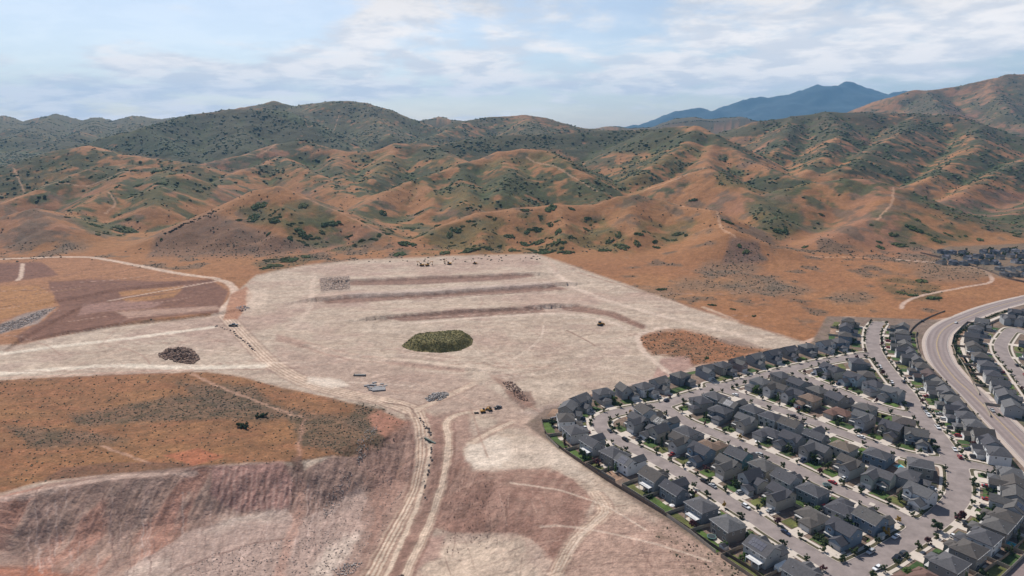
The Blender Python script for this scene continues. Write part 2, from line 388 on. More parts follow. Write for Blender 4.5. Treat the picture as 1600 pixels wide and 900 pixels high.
def stroke(P, width, c, op=1.0, soft=.5, warp=1.5, hill=False, ruts=False, v=0.0, n=5, off=0.0):
    W = [hit(*p)[:2] if hill else at(*p) for p in P]; W = smooth_line(W, n)
    if off:
        W = [np.array(w) for w in W]; W2 = []
        for k_ in range(len(W)):
            t_ = W[min(k_+1, len(W)-1)] - W[max(k_-1, 0)]; t_ = t_ / (np.hypot(*t_) + 1e-9); W2.append(W[k_] + np.array([t_[1], -t_[0]]) * off)
        W = W2
    xs = [p[0] for p in W]; ys = [p[1] for p in W]; mg = width + 8
    i = np.where((X > min(xs)-mg) & (X < max(xs)+mg) & (Y > min(ys)-mg) & (Y < max(ys)+mg))[0]
    if not len(i): return
    best = np.full(len(i), 1e9)
    xx = X[i] + wu2[i] * warp * 2; yy = Y[i] + wv2[i] * warp * 2
    for a, b in zip(W, W[1:]): best = np.minimum(best, seg_dist(xx, yy, a, b)[0])
    w = sstep(width/2 + soft, max(width/2 - soft, 0), best) * op
    if ruts: w = w * (.45 + .55 * np.clip(np.cos(best / width * 2 * math.pi * 1.5) * .5 + .5, 0, 1))
    w = w.astype(np.float32); col[i] = col[i] * (1 - w[:, None]) + c * w[:, None]; veg[i] *= (1 - w)
# --- far hills: scrub cover
def green(P, op=.9, d0=0, d1=1e9, c=None, thr=.46, soft=6, warp=10):
    t = sstep(thr - .06, thr + .06, nB * .40 + nA * .32 + nG * .28)
    fill(P, GREEN if c is None else c, soft, warp, op * (.62 if d0 < 1300 else .9), d0 * K, d1 * K, tex=t, v=2.0, gm=op)
E1 = [(-300,170),(300,170),(340,215),(300,240),(120,240),(0,262),(-300,275)]
green(E1, .9, 1400, 9000, L3((.042,.076,.025)), .34)
green([(100,240),(150,225),(235,200),(300,178),(400,168),(470,176),(540,225),(560,240),(480,235),(400,250),(310,262),(180,232)], 1, 1500, 2300, DGREEN, .28)
green([(385,160),(520,150),(600,165),(680,200),(690,235),(560,240),(480,200)], .9, 1850, 2800, L3((.042,.078,.025)), .40)
green([(640,180),(760,180),(905,195),(930,215),(680,232),(640,215)], .9, 1950, 3300, L3((.044,.078,.025)), .44)
green([(900,190),(1190,175),(1240,195),(1000,205)], 1, 2800, 3500, L3((.04,.05,.035)), .3)
green([(670,235),(720,212),(900,206),(1050,196),(1120,230),(1000,240),(840,235),(760,245)], .95, 1330, 1800, DGREEN, .30)
green([(1180,180),(1340,168),(1500,172),(1620,200),(1620,240),(1480,200),(1300,210),(1200,215)], .9, 1400, 1950, L3((.05,.055,.034)), .36)
green([(1100,200),(1300,190),(1480,190),(1600,240),(1600,300),(1480,290),(1260,270),(1160,240)], .85, 850, 1700, L3((.054,.068,.031)), .45)
green([(1400,155),(1470,140),(1500,175),(1420,180)], .9, 2000, 3200, L3((.045,.06,.034)), .36); green([(1530,170),(1560,140),(1660,110),(1660,200),(1560,200)], .8, 2000, 3200, None, .42)
green([(820,240),(1000,215),(1110,230),(1060,275),(1000,300),(940,305),(850,250)], .9, 880, 1400, None, .44)
green([(680,280),(790,245),(850,245),(930,300),(850,322),(720,330),(660,310)], .9, 850, 1170, None, .45)
green([(540,240),(690,232),(740,262),(660,290),(580,305),(540,290)], .85, 950, 1460, None, .43)
green([(330,290),(400,265),(440,250),(540,240),(560,300),(520,310),(440,290)], .7, 830, 1460, None, .48)
green([(-100,265),(60,262),(130,262),(60,300),(-100,330)], .75, 950, 1250, None, .44)
green([(230,248),(360,262),(320,320),(290,326),(240,280)], .85, 900, 1250, None, .46)
green([(95,325),(160,320),(235,350),(200,370),(140,362)], .9, 680, 900, None, .42)
green([(365,325),(480,312),(560,335),(600,360),(540,368),(400,350)], .8, 640, 900, None, .47)
green([(440,345),(560,335),(690,350),(600,372),(520,395),(450,372)], .8, 640, 900, None, .46)
green([(395,412),(430,402),(485,396),(500,402),(470,415),(440,430),(410,428)], .8, 0, 720, DGREEN, .42, 5, 12)
green([(600,378),(700,352),(760,340),(830,332),(940,345),(985,372),(960,398),(800,392),(640,398)], .85, 630, 800, None, .47)
green([(1000,345),(1110,345),(1060,380),(980,395)], .7, 630, 800, None, .5)
green([(1120,262),(1275,283),(1240,310),(1180,300),(1120,290)], .9, 850, 1250, L3((.055,.078,.026)), .40)
green([(1160,300),(1250,318),(1250,360),(1215,380),(1165,330)], .95, 640, 930, L3((.05,.072,.026)), .38)
green([(1395,295),(1430,300),(1600,352),(1600,372),(1500,345),(1420,315)], 1, 680, 900, DGREEN, .34)
green([(1360,330),(1440,330),(1500,350),(1530,375),(1440,385),(1370,385)], .75, 620, 900, None, .48)
green([(1370,440),(1400,432),(1470,448),(1470,472),(1400,468)], .8, 0, 700, DGREEN, .45, 5, 14)
w = sstep(1080, 1350, yf) * sstep(.50, .60, nH * .5 + nG * .25 + nB * .25) * .8; mixc(w, L3((.060,.076,.030))); veg += w * 1.5; gmask = np.maximum(gmask, w * .6)
w = sstep(1300, 1700, yf) * sstep(.47, .55, nH * .35 + nG * .3 + nA * .35) * .65; mixc(w, L3((.060,.062,.034)))
# drainage lines hold more scrub
lap = np.zeros((NY, NX), np.float32); Z2 = Zt.reshape(NY, NX).astype(np.float32)
def blur(A, k):
    for _ in range(2):
        for ax in (0, 1):
            cs = np.cumsum(np.pad(A, [(k+1, k) if a == ax else (0, 0) for a in (0, 1)], mode='edge'), axis=ax)
            A = (np.take(cs, range(2*k+1, cs.shape[ax]), ax) - np.take(cs, range(0, cs.shape[ax]-2*k-1), ax)) / (2*k+1)
    return A
cav = (blur(Z2, 9) - blur(Z2, 2)).ravel()
w = sstep(.8, 4.0, cav) * sstep(1000, 1150, yf) * sstep(.40, .52, nB); gmask = np.maximum(gmask, w * .8); mixc(w * .6, GREEN); veg += w * 1.5
w = sstep(.8, 4.0, -cav) * sstep(1000, 1150, yf) * sstep(3600, 2400, yf) * .4 * (1 - np.clip(veg, 0, 1)); mixc(w, L3((.32,.165,.085)))
mixc(sstep(5200, 6000, yf), L3((.07,.075,.05)))
w = sstep(1700, 3800, yf) * .25; mixc(w, L3((.20,.13,.085)))
for P in ([(20,263),(70,290),(200,268)], [(433,225),(390,243),(320,255)], [(1100,262),(1070,275),(1000,300)], [(1066,323),(1109,328),(1125,352),(1150,372)], [(1396,294),(1392,320),(1370,345)],
          [(1268,400),(1330,402),(1400,405),(1480,412),(1560,428)], [(170,300),(180,320),(165,335)], [(530,180),(490,196),(475,186)], [(933,300),(870,262),(823,247)]):
    stroke(P, 3.6, L3((.45,.27,.17)), .7, 1.5, 3, hill=True)
for P in ([(0,320),(67,294),(143,264)], [(600,366),(533,333),(473,308)], [(257,367),(347,328)]): stroke(P, 2.5, L3((.45,.25,.15)), .5, 1.5, 3, hill=True)
for u, v, r in ((60,345,14), (20,372,16), (110,385,18), (1020,460,26), (1140,420,30), (1180,447,34), (1090,445,26), (1330,465,22), (1230,455,24), (1490,425,38), (1440,405,26)):
    fill([(u-r*1.7,v),(u-r,v-r*.4),(u+r,v-r*.45),(u+r*1.8,v),(u+r,v+r*.4),(u-r,v+r*.4)], SAGE * 1.35, 8, 20, .55, v=1.6)
fill([(1140,370),(1185,378),(1195,410),(1130,412)], L3((.13,.085,.07)), 5, 10, .7, v=1.5); fill([(245,365),(330,330),(440,372),(450,400),(230,402)], L3((.16,.095,.065)), 6, 8, .75, 0, 1200, v=1.0)  # knoll side and mound face darkened: their shade painted into the ground colour
# --- the graded land
fill([(-300,560),(0,535),(60,524),(130,515),(230,505),(330,493),(372,455),(400,430),(470,415),(560,406),(700,400),(838,396),(920,424),(1000,452),(1100,487),(1180,512),(1276,541),(1160,566),
      (1050,592),(950,620),(846,654),(880,700),(960,755),(1040,810),(1120,865),(1190,910),(1230,990),(-300,990)], PALE, 2.5, 5, v=0.0)
mixg = ((yf < 980)).astype(np.float32)
def graded(c, t0, t1, nz, op): 
    w = sstep(t0, t1, nz) * op * mixg * (np.abs(col - PALE).sum(1) < .02); mixc(w, c)
base_pale = (np.abs(col - PALE).sum(1) < .03).astype(np.float32)
mixc(base_pale * sstep(.45, .70, nE) * .3, L3((.46,.37,.295))); mixc(base_pale * sstep(.55, .35, nE) * .35, L3((.33,.24,.182)))
mixc(base_pale * sstep(.5, .68, nA) * .35, PINK); mixc(base_pale * sstep(.56, .72, nB) * .35, L3((.30,.195,.16)))
# left plateau with dry grass
PLAT = [(-300,596),(0,594),(150,587),(320,581),(380,590),(440,606),(520,622),(590,640),(640,662),(640,690),(600,700),(570,715),(520,712),(460,722),(380,722),(300,730),(220,736),(150,742),(60,752),(0,770),(-300,800)]
fill(PLAT, ORANGE, 3, 8, v=.9)
ip = (poly_sd(np.clip(U, -2000, 4000), np.clip(V, 0, 2000), PLAT) < 0).astype(np.float32) * near
mixc(ip * .4, L3((.185,.10,.055))); mixc(ip * sstep(.45, .65, nB) * .45, GOLD); mixc(ip * sstep(.52, .66, nA) * .55, L3((.24,.115,.06))); mixc(ip * sstep(.50, .36, nE) * .45, L3((.27,.115,.06)))
for P in ([(110,648),(280,620),(470,640),(460,655),(250,660),(120,665)], [(280,600),(400,605),(440,640),(330,640)], [(450,640),(560,650),(620,690),(540,712),(470,690)], [(0,665),(120,672),(200,690),(60,700)], [(560,620),(640,660),(610,690),(540,660)]):
    fill(P, SAGE, 6, 16, .6, v=3)
fill([(590,640),(640,660),(645,700),(610,690),(570,650)], ROSE, 4, 10, .7, v=.3)
# cut face and basin
fill([(-300,800),(0,772),(60,757),(150,744),(220,738),(300,730),(440,722),(475,735),(520,712),(575,712),(620,690),(650,672),(650,720),(612,800),(570,870),(545,990),(-300,990)], MAUVE, 3, 8, v=0, rk=.6)
ic = ((np.abs(col - MAUVE).sum(1)) < .02).astype(np.float32)
stk = fbm(xf, yf * .16, 3.5, 4, 131); stk2 = fbm(xf, yf * .3, 13, 4, 133)
mixc(ic * sstep(.46, .66, stk) * .6, L3((.34,.235,.185))); mixc(ic * sstep(.56, .36, stk2) * .6, L3((.215,.138,.112))); mixc(ic * sstep(.52, .66, stk2) * .6, ROSE * .9); mixc(ic * sstep(.55, .7, nA) * .5, L3((.24,.14,.105)))
fill([(330,728),(445,722),(462,760),(455,795),(370,800),(330,775)], L3((.33,.18,.15)), 4, 6, .75); 
for k in range(14): a_, b_, c_ = (k * 37 % 11) - 5, (k * 53 % 13) - 6, (k * 29 % 7) - 3; stroke([(345+k*8.6+c_*.5, 729+a_), (342+k*8.6+c_*.3, 757+b_), (335+k*8.4+a_*.4, 782+b_*1.6)], .8 + .1*abs(c_), L3((.17,.09,.068)), .45 + .04*a_, .5, .9); stroke([(350+k*8.6, 733+b_), (346+k*8.6+c_*.6, 758), (341+k*8.3, 776+a_*2)], .9, L3((.42,.28,.225)), .4, .5, .9)
fill([(190,895),(290,832),(350,815),(450,793),(465,815),(520,790),(560,760),(590,800),(560,870),(540,920),(190,930)], L3((.36,.255,.21)), 3, 9, .92, rk=1.2)
stroke([(186,900),(230,868),(290,838),(350,818),(400,805),(454,797)], 1.6, L3((.17,.10,.08)), .65, .6, 1.2)
fill([(195,890),(215,870),(275,862),(290,895),(250,912),(190,912)], WHITE, 14, 30, .3, tex=nC*2.2-.4); fill([(460,795),(440,815),(330,830),(350,812)], WHITE, 12, 26, .4, tex=nC*2.2-.4); fill([(500,860),(560,830),(570,900),(480,915)], WHITE, 12, 30, .5, tex=nC*2.0)
fill([(-60,880),(60,885),(150,910),(140,960),(-60,960)], RED, 5, 10, .6)
stroke([(-60,790),(40,772),(120,755),(200,744),(300,737)], 4.5, L3((.44,.31,.25)), .8, 1.2); stroke([(470,735),(462,770),(450,800),(432,850),(420,905)], 5, L3((.36,.21,.16)), .7, 1.5)
stroke([(475,655),(468,690),(465,722)], 3.2, L3((.38,.21,.15)), .6, 1, ruts=True); stroke([(300,585),(380,620),(470,652)], 3, L3((.40,.24,.17)), .6, 1); stroke([(160,698),(210,716),(235,725)], 2.2, L3((.42,.26,.19)), .5, .8)
fill([(95,730),(165,723),(240,722),(340,727),(300,737),(150,742),(60,752)], DARK, 2, 7, .6); fill([(455,715),(475,712),(475,735),(462,740)], DARK, 2, 5, .7)  # dark strip along the plateau rim is the scarp's shadow line, painted in
fill([(255,712),(310,700),(350,714),(300,728)], RED, 2, 6, .8)
sk = random.Random(91)
for k in range(120):                     # rills and bucket scratches down the cut face
    u0 = sk.uniform(-60, 560) if k % 3 else sk.choice([60, 190, 300, 500]) + sk.gauss(0, 14); top = 742 + max(0, (150 - u0)) * .14 if u0 < 470 else 718; v0 = top + sk.uniform(8, 70); L = sk.uniform(18, 75); ln = sk.uniform(-.12, .02) - max(0, u0 - 450) * .004
    stroke([(u0, v0), (u0 + ln * L * .5 + sk.uniform(-1.5, 1.5), v0 + L * .5), (u0 + ln * L + sk.uniform(-3, 3), v0 + L)], sk.uniform(.35, .9), L3((.15,.088,.075)) if sk.random() < .6 else L3((.42,.31,.265)), sk.uniform(.2, .55), .35, 1.6, n=3)
# right-hand brown slopes
BR = [(722,700),(735,735),(800,733),(860,732),(893,748),(927,780),(913,813),(868,876),(830,842),(800,832),(707,832),(672,822),(680,760),(705,712)]
fill(BR, L3((.25,.145,.11)), 6, 12, .85, rk=.3)
ib = (poly_sd(np.clip(U, -2000, 4000), np.clip(V, 0, 2000), BR) < 0).astype(np.float32)
mixc(ib * sstep(.46, .64, nE) * .5, L3((.29,.165,.125))); mixc(ib * sstep(.55, .4, nF) * .5, L3((.19,.1,.075)))
fill([(733,693),(765,683),(800,687),(800,712),(787,731),(733,733),(727,715)], WHITE, 6, 16, .7); fill([(795,690),(860,690),(900,720),(930,765),(900,742),(850,728),(790,732)], L3((.50,.40,.32)), 7, 16, .7)
fill([(690,850),(807,838),(833,877),(860,930),(660,930),(667,895)], L3((.50,.39,.30)), 9, 24, .75, tex=nC*.6+.6); fill([(620,845),(700,835),(690,870),(640,900),(590,930)], PINK, 5, 10, .7)
fill([(930,800),(1000,800),(1130,900),(900,930),(880,870)], L3((.34,.22,.17)), 6, 12, .8); fill([(780,655),(825,650),(820,668),(770,668)], L3((.36,.24,.18)), 3, 6, .6)
fill([(1035,800),(1075,820),(1150,885),(1190,920),(1100,930),(1020,830)], L3((.33,.215,.165)), 4, 8, .6, v=2.2)
fill([(655,640),(690,655),(690,700),(670,750),(640,810),(610,840),(640,760),(662,700)], L3((.30,.17,.13)), 3, 6, .8)
fill([(545,712),(600,690),(650,652),(735,640),(732,690),(705,740),(672,800),(640,870),(610,940),(500,940),(560,840),(575,770)], L3((.275,.170,.132)), 6, 12, .8)
fill([(425,538),(545,562),(725,588),(800,628),(850,662),(875,695),(760,650),(650,640),(545,612),(450,585)], L3((.33,.230,.182)), 6, 12, .7)
for P, wd in (([(352,492),(372,515),(400,545),(430,572),(480,598),(545,615),(610,628),(650,642)], 11), ([(650,642),(660,668),(662,700),(648,733),(620,780),(586,840),(545,905)], 8.5), ([(664,680),(671,700),(638,776),(594,868),(572,915)], 3.2),
              ([(745,643),(712,648),(696,662),(701,684),(693,727),(662,789),(626,862),(600,915)], 5), ([(650,640),(690,622),(740,600)], 6), ([(930,770),(945,800),(900,840),(870,880)], 6), ([(800,660),(770,672),(740,690)], 5)):
    stroke(P, wd * 1.2, L3((.47,.35,.265)), .9, 1.6, 1.2)
    for o_ in (-.36, -.13, .13, .36): stroke(P, 1.0, L3((.27,.165,.12)), .75, .35, .5, off=o_ * wd)
    for o_ in (-.25, 0, .25): stroke(P, 1.1, L3((.53,.41,.315)), .8, .45, .5, off=o_ * wd)
    for o_ in (-.66, .66): stroke(P, 1.3, L3((.22,.13,.10)), .5, .7, .9, off=o_ * wd)
for k in range(110):                     # dozer passes along and down the brown slopes
    u0, v0 = sk.uniform(690, 1080), sk.uniform(735, 895); a_ = sk.choice([sk.uniform(-.12, .12), sk.uniform(-.1, .15), sk.uniform(1.2, 1.7)]); L = sk.uniform(20, 90)
    stroke([(u0, v0), (u0 + L*.5*math.cos(a_), v0 + L*.28*math.sin(a_) + sk.uniform(-2, 2)), (u0 + L*math.cos(a_), v0 + L*.55*math.sin(a_))], sk.uniform(.3, .7), L3((.165,.095,.073)) if sk.random() < .6 else L3((.40,.275,.215)), sk.uniform(.25, .6), .3, .5, n=3)
for P, w_ in (([(634,648),(645,690),(628,745),(585,820),(540,890)], 1.4), ([(684,664),(688,690),(678,730),(648,790),(615,850)], 5.5), ([(709,660),(711,690),(702,735),(672,795),(640,862)], 1.2)): stroke(P, w_, L3((.19,.105,.08)), .6, .8, 1)
stroke([(600,628),(640,636),(648,650)], 1.4, DARK, .7, .5, .8); stroke([(560,622),(610,637),(640,650)], 1.2, DARK, .5, .5, .8)
fill([(808-20,610),(830,612),(838,630),(815,640),(795,622)], L3((.16,.09,.07)), 3, 6, .7); fill([(810,645),(990,598),(1130,562),(1132,568),(850,652)], L3((.34,.25,.21)), 3, 6, .6)
fill([(765,585),(800,600),(845,645),(830,640),(790,612)], BROWN, 3, 4, .5); fill([(432,522),(545,552),(725,575),(725,582),(540,562),(428,532)], L3((.30,.17,.13)), 3, 5, .55)
# terraces of the pad
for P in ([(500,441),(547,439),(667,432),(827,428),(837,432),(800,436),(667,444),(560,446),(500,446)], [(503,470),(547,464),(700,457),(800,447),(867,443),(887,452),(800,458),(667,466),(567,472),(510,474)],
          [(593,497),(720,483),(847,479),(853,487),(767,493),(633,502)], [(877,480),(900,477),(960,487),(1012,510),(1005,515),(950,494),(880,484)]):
    fill(P, L3((.205,.118,.088)), 1.5, 3, .9)  # near faces of the terraces: shade painted on as dark bands
fill([(500,432),(545,432),(548,455),(500,457)], L3((.30,.22,.17)), 2, 3, .8, rk=2.5); fill([(540,458),(860,440),(870,446),(560,466)], L3((.36,.275,.235)), 2, 4, .6)
stroke([(503,474),(600,469),(700,465),(800,458),(880,452)], 2.2, DARK, .7, .8, 1); stroke([(593,501),(700,496),(780,492),(850,487)], 1.8, DARK, .6, .7, 1); stroke([(547,446),(667,443),(800,436)], 1.6, DARK, .5, .7, 1)  # shaded lower edges of the terraces, painted as thin dark lines
stroke([(880,484),(940,490),(1008,512)], 1.8, L3((.17,.09,.065)), .8, .6, 1); stroke([(884,515),(910,528),(930,540)], 1.6, L3((.17,.09,.065)), .8, .5, .6); stroke([(820,510),(845,525),(885,548)], 1.2, L3((.33,.22,.17)), .7, .5, .6)
for k in range(11): stroke([(738+k*4.5, 508), (748+k*5.2, 542), (775+k*6.0, 572+(k%3)*4)], .9, L3((.37,.255,.20)), .55, .4, .6)
ORV = [(998,528),(1010,520),(1032,515),(1070,514),(1112,524),(1140,538),(1180,544),(1205,546),(1120,568),(1080,574),(1072,560),(1044,556),(1020,554),(1000,540)]
fill(ORV, L3((.265,.118,.06)), 4, 11, v=1.5); fill([(1010,545),(1050,530),(1110,545),(1100,565),(1050,560)], L3((.20,.105,.06)), 4, 12, .5, v=2); fill([(1112,528),(1160,530),(1190,543),(1140,540)], L3((.20,.13,.10)), 3, 5, .7); fill([(1030,560),(1072,556),(1085,572),(1050,588),(1020,590)], PINK, 3, 6, .8)
stroke([(1040,514),(1005,520),(996,532),(1012,556),(1050,586)], 5, L3((.52,.40,.32)), .8, 1.2); stroke([(1100,480),(1150,505),(1040,490),(1010,515)], 6, L3((.50,.385,.30)), .5, 2)
stroke([(490,424),(488,450),(485,475),(470,500),(450,515)], 6, L3((.50,.38,.30)), .6, 2); stroke([(860,420),(900,450),(980,480),(1060,500),(1180,530)], 9, L3((.53,.41,.33)), .6, 3); stroke([(480,540),(560,560),(640,565),(760,580)], 6, L3((.53,.41,.32)), .6, 2)
stroke([(650,505),(760,495),(880,490),(950,502),(980,515)], 5, L3((.54,.42,.34)), .6, 2); stroke([(470,420),(600,412),(830,401),(870,425)], 5, L3((.40,.28,.22)), .6, 2); stroke([(900,424),(1000,455),(1130,494),(1240,532)], 3.5, L3((.24,.14,.10)), .55, 1.2, 2)
# fields and cuts on the left
fill([(-300,420),(0,405),(130,402),(255,424),(352,442),(362,458),(345,487),(230,500),(120,520),(30,538),(-300,560)], L3((.275,.135,.072)), 3, 8, v=.2)
for P in ([(-100,412),(65,410),(93,430),(0,442),(-100,446)], [(75,440),(140,436),(260,440),(330,437),(356,455),(345,487),(240,497),(120,520),(30,536),(24,525),(70,500),(95,478),(82,460)]): fill(P, L3((.155,.078,.056)), 2, 7, .92)
for P in ([(185,456),(287,447),(280,456),(190,463)], [(190,467),(278,457),(272,464),(200,473)], [(0,447),(60,446),(85,462),(85,478),(0,500)]): fill(P, L3((.30,.15,.068)), 1.5, 4, .95)
fill([(130,475),(200,470),(255,472),(240,482),(150,488),(120,495)], PINK, 2, 5, .6); fill([(180,487),(340,478),(345,484),(200,497)], L3((.38,.25,.19)), 2, 4, .7); fill([(0,505),(40,490),(88,480),(60,505),(0,522)], L3((.24,.19,.165)), 2, 5, .85, rk=2.5)
for P in ([(0,455),(90,452)], [(0,470),(80,455)], [(0,480),(85,468)], [(100,432),(140,420)], [(120,441),(215,418)], [(140,446),(290,430)], [(140,450),(350,438)], [(90,480),(300,449)], [(100,497),(320,472)], [(60,520),(150,512)], [(170,497),(340,487)]): stroke(P, 2.2, L3((.14,.07,.052)), .75, .8, 1.5)
fk = random.Random(33)
for k in range(60):
    u0 = fk.uniform(-20, 300); v0 = fk.uniform(415, 525); L = fk.uniform(25, 130); s_ = fk.uniform(-.16, -.05)
    if poly_sd(np.array([u0 + L]), np.array([v0 + L * s_]), [(-60,412),(130,404),(255,426),(350,444),(345,487),(120,520),(-60,545)])[0] > 0: continue
    stroke([(u0, v0), (u0 + L * .5, v0 + L * .5 * s_ + fk.uniform(-1, 1)), (u0 + L, v0 + L * s_)], fk.uniform(.8, 2.2), fk.choice([L3((.14,.075,.055)), L3((.16,.085,.06)), L3((.36,.235,.175)), L3((.30,.165,.09))]), fk.uniform(.35, .75), .6, 1.2)
for P, wd in (([(-120,410),(0,405),(120,401),(180,408),(260,424),(340,437),(362,447),(366,462),(352,480),(350,492)], 9), ([(170,470),(280,450),(350,437)], 3), ([(35,412),(33,430),(28,438)], 5)): stroke(P, wd, L3((.48,.35,.27)), .92, 1.5, 1)
fill([(360,460),(385,448),(395,462),(372,500),(350,500)], L3((.30,.135,.075)), 2, 4, .8); fill([(385,455),(420,450),(415,480),(385,482)], L3((.50,.385,.30)), 3, 6, .7)
# main pale haul band on the left
for P, wd in (([(-120,562),(0,552),(100,540),(240,524),(330,512)], 8), ([(-120,590),(0,585),(120,575),(200,572),(300,575),(410,572)], 9)): stroke(P, wd, L3((.62,.53,.43)), .8, 3, 2)
stroke([(-120,602),(0,598),(100,592),(200,586),(330,578),(400,577)], 1.6, L3((.19,.1,.07)), .7, .6, 1.5); stroke([(0,592),(200,582),(300,578)], 2.5, L3((.45,.28,.21)), .7, 1, 1)
fill([(480,590),(530,592),(545,602),(520,606),(478,598)], WHITE, 3, 7, .8); fill([(810-10,655),(840,660),(900,700),(880,700),(830,672)], L3((.42,.29,.22)), 3, 8, .5)
# trails east of the pad and by the collector road
stroke([(1255,535),(1285,525),(1297,506),(1312,496),(1345,497),(1400,503),(1470,500),(1500,492)], 6, L3((.44,.30,.225)), .9, 1, .8); stroke([(1408,482),(1415,472),(1440,462),(1500,450),(1545,442),(1548,432),(1530,420),(1480,412),(1400,405)], 4.5, L3((.45,.32,.25)), .85, 1, .8)
fill([(1478,500),(1600,462),(1700,440),(1700,452),(1600,470),(1500,498)], L3((.23,.15,.085)), 2, 5, .6, v=1.5)
fill([(1462,416),(1500,408),(1620,430),(1620,445),(1560,434)], L3((.22,.14,.09)), 2, 4, .7); fill([(1455,392),(1480,385),(1620,380),(1640,440),(1560,430),(1520,412),(1470,408)], L3((.14,.11,.08)), 2, 4, .8)
# the housing area: bare lot soil, mulch and gravel
nbsd = poly_sd(X, Y, NB)
mixc(sstep(2, -2, nbsd), L3((.19,.135,.105))); veg *= sstep(-2, 2, nbsd); rocky *= sstep(-2, 2, nbsd)
mixc(sstep(2, -2, nbsd) * sstep(.5, .65, nC) * .6, L3((.13,.10,.07)))
# tyre tracks and grading passes wandering over the bare dirt
trk = random.Random(77)
for k in range(95):
    u0, v0 = trk.choice([(trk.uniform(470, 1150), trk.uniform(425, 620)), (trk.uniform(0, 420), trk.uniform(520, 590)), (trk.uniform(420, 800), trk.uniform(545, 640)), (trk.uniform(680, 1100), trk.uniform(650, 880))])
    a = trk.uniform(-.35, .35) if trk.random() < .7 else trk.uniform(0, 3.14); p = at(u0, v0); L = trk.uniform(25, 110); c = trk.uniform(-.5, .5); pts = []
    ok = True
    for j in range(4):
        q_ = p + L * (j / 3) * np.array([math.cos(a + c * j / 3), math.sin(a + c * j / 3)]); pu, pv = project(q_[0], q_[1], 0); pts.append((pu, pv)); i_ = None
        if pv < 405 or poly_sd(np.array([pu]), np.array([pv]), PLAT)[0] < 0 or poly_sd(q_[:1], q_[1:], NB)[0] < 5: ok = False
    if ok:
        dk = trk.random() < .6
        for o_ in (0, 1): stroke([(u + o_ * 1.6, v + o_ * 1.3) for u, v in pts], trk.uniform(.7, 1.3), L3((.30,.19,.145)) if dk else L3((.56,.44,.35)), trk.uniform(.25, .6), .5, .4)
for k in range(90):                      # long grader passes along the rows of the pad
    u0, v0 = trk.uniform(470, 950), trk.uniform(418, 600); L = trk.uniform(60, 260); s_ = trk.uniform(-.085, -.03)
    if u0 + L > 1000 + (v0 - 450) * .8: continue
    if u0 < 480 + max(0, v0 - 540) * 4: continue
    stroke([(u0, v0), (u0 + L/2, v0 + L/2*s_ + trk.uniform(-1, 1)), (u0 + L, v0 + L*s_)], trk.uniform(.5, 1.3), L3((.27,.18,.135)) if trk.random() < .55 else L3((.52,.41,.33)), trk.uniform(.2, .55), .4, .5)
fine = fbm(xf, yf, 2.2, 3, 141); stk3 = fbm(xf, yf * .2, 1.6, 3, 143)
col *= (1 + (fine - .5) * .55 * near)[:, None]; icm = ic * sstep(2, 8, (poly_sd(X, Y, NB)))
col *= (1 + (stk3 - .5) * .55 * icm)[:, None]
# general variation
col *= (1 + (nC - .5) * .30)[:, None]; col *= (1 + (nF - .5) * .16 * near)[:, None]
idx = np.arange(NY * NX).reshape(NY, NX)
Q = np.stack([idx[:-1, :-1].ravel(), idx[:-1, 1:].ravel(), idx[1:, 1:].ravel(), idx[1:, :-1].ravel()], 1)
Z = Zt - 0.0
me = mesh_np('ground', np.stack([X, Y, Z], 1), Q, True, np.clip(col, 0.01, .8), {'veg': np.clip(veg, 0, 3), 'rocky': np.clip(rocky, 0, 3)})
gm = bpy.data.materials.new('dry_ground'); gm.use_nodes = True; nt = gm.node_tree; bs = nt.nodes['Principled BSDF']; bs.inputs['Roughness'].default_value = .95; bs.inputs['Specular IOR Level'].default_value = .1
def nn(t, **k):
    n = nt.nodes.new(t)
    for a, b in k.items(): setattr(n, a, b)
    return n
def mth(op, a, b=None, clamp=False):
    n = nn('ShaderNodeMath', operation=op, use_clamp=clamp)
    for i, v in enumerate((a, b)):
        if v is None: continue
        if isinstance(v, (int, float)): n.inputs[i].default_value = v
        else: nt.links.new(v, n.inputs[i])
    return n.outputs[0]
def ntex(scale, detail=4, rough=.6):
    n = nn('ShaderNodeTexNoise'); n.inputs['Scale'].default_value = scale; n.inputs['Detail'].default_value = detail; n.inputs['Roughness'].default_value = rough
    nt.links.new(gpos.outputs['Position'], n.inputs['Vector']); return n.outputs['Fac']
def mrange(x, a, b, c=0., d=1.):
    n = nn('ShaderNodeMapRange'); nt.links.new(x, n.inputs[0])
    for i, v in enumerate((a, b, c, d)): n.inputs[i + 1].default_value = v
    return n.outputs[0]
gpos = nn('ShaderNodeNewGeometry'); vc = nn('ShaderNodeVertexColor'); vc.layer_name = 'Col'
av = nn('ShaderNodeAttribute', attribute_name='veg'); ar = nn('ShaderNodeAttribute', attribute_name='rocky')
f1 = mrange(ntex(.9, 6, .7), .25, .75, .70, 1.30); f2 = mrange(ntex(.16, 5, .65), .25, .75, .80, 1.20)
sc = nn('ShaderNodeVectorMath', operation='SCALE'); nt.links.new(vc.outputs[0], sc.inputs[0]); nt.links.new(mth('MULTIPLY', f1, f2), sc.inputs['Scale'])
spk = mth('MULTIPLY', mrange(ntex(.42, 3, .6), .54, .62), mrange(av.outputs['Fac'], 0, 2.0), True); spk = mth('MULTIPLY', spk, .72)
spk2 = mth('MULTIPLY', mrange(ntex(.085, 4, .65), .50, .58), mrange(av.outputs['Fac'], .2, 2.0), True); spk = mth('MAXIMUM', spk, mth('MULTIPLY', spk2, .6))
m1 = nn('ShaderNodeMix', data_type='RGBA'); nt.links.new(spk, m1.inputs[0]); nt.links.new(sc.outputs[0], m1.inputs[6]); m1.inputs[7].default_value = (.060, .052, .032, 1)
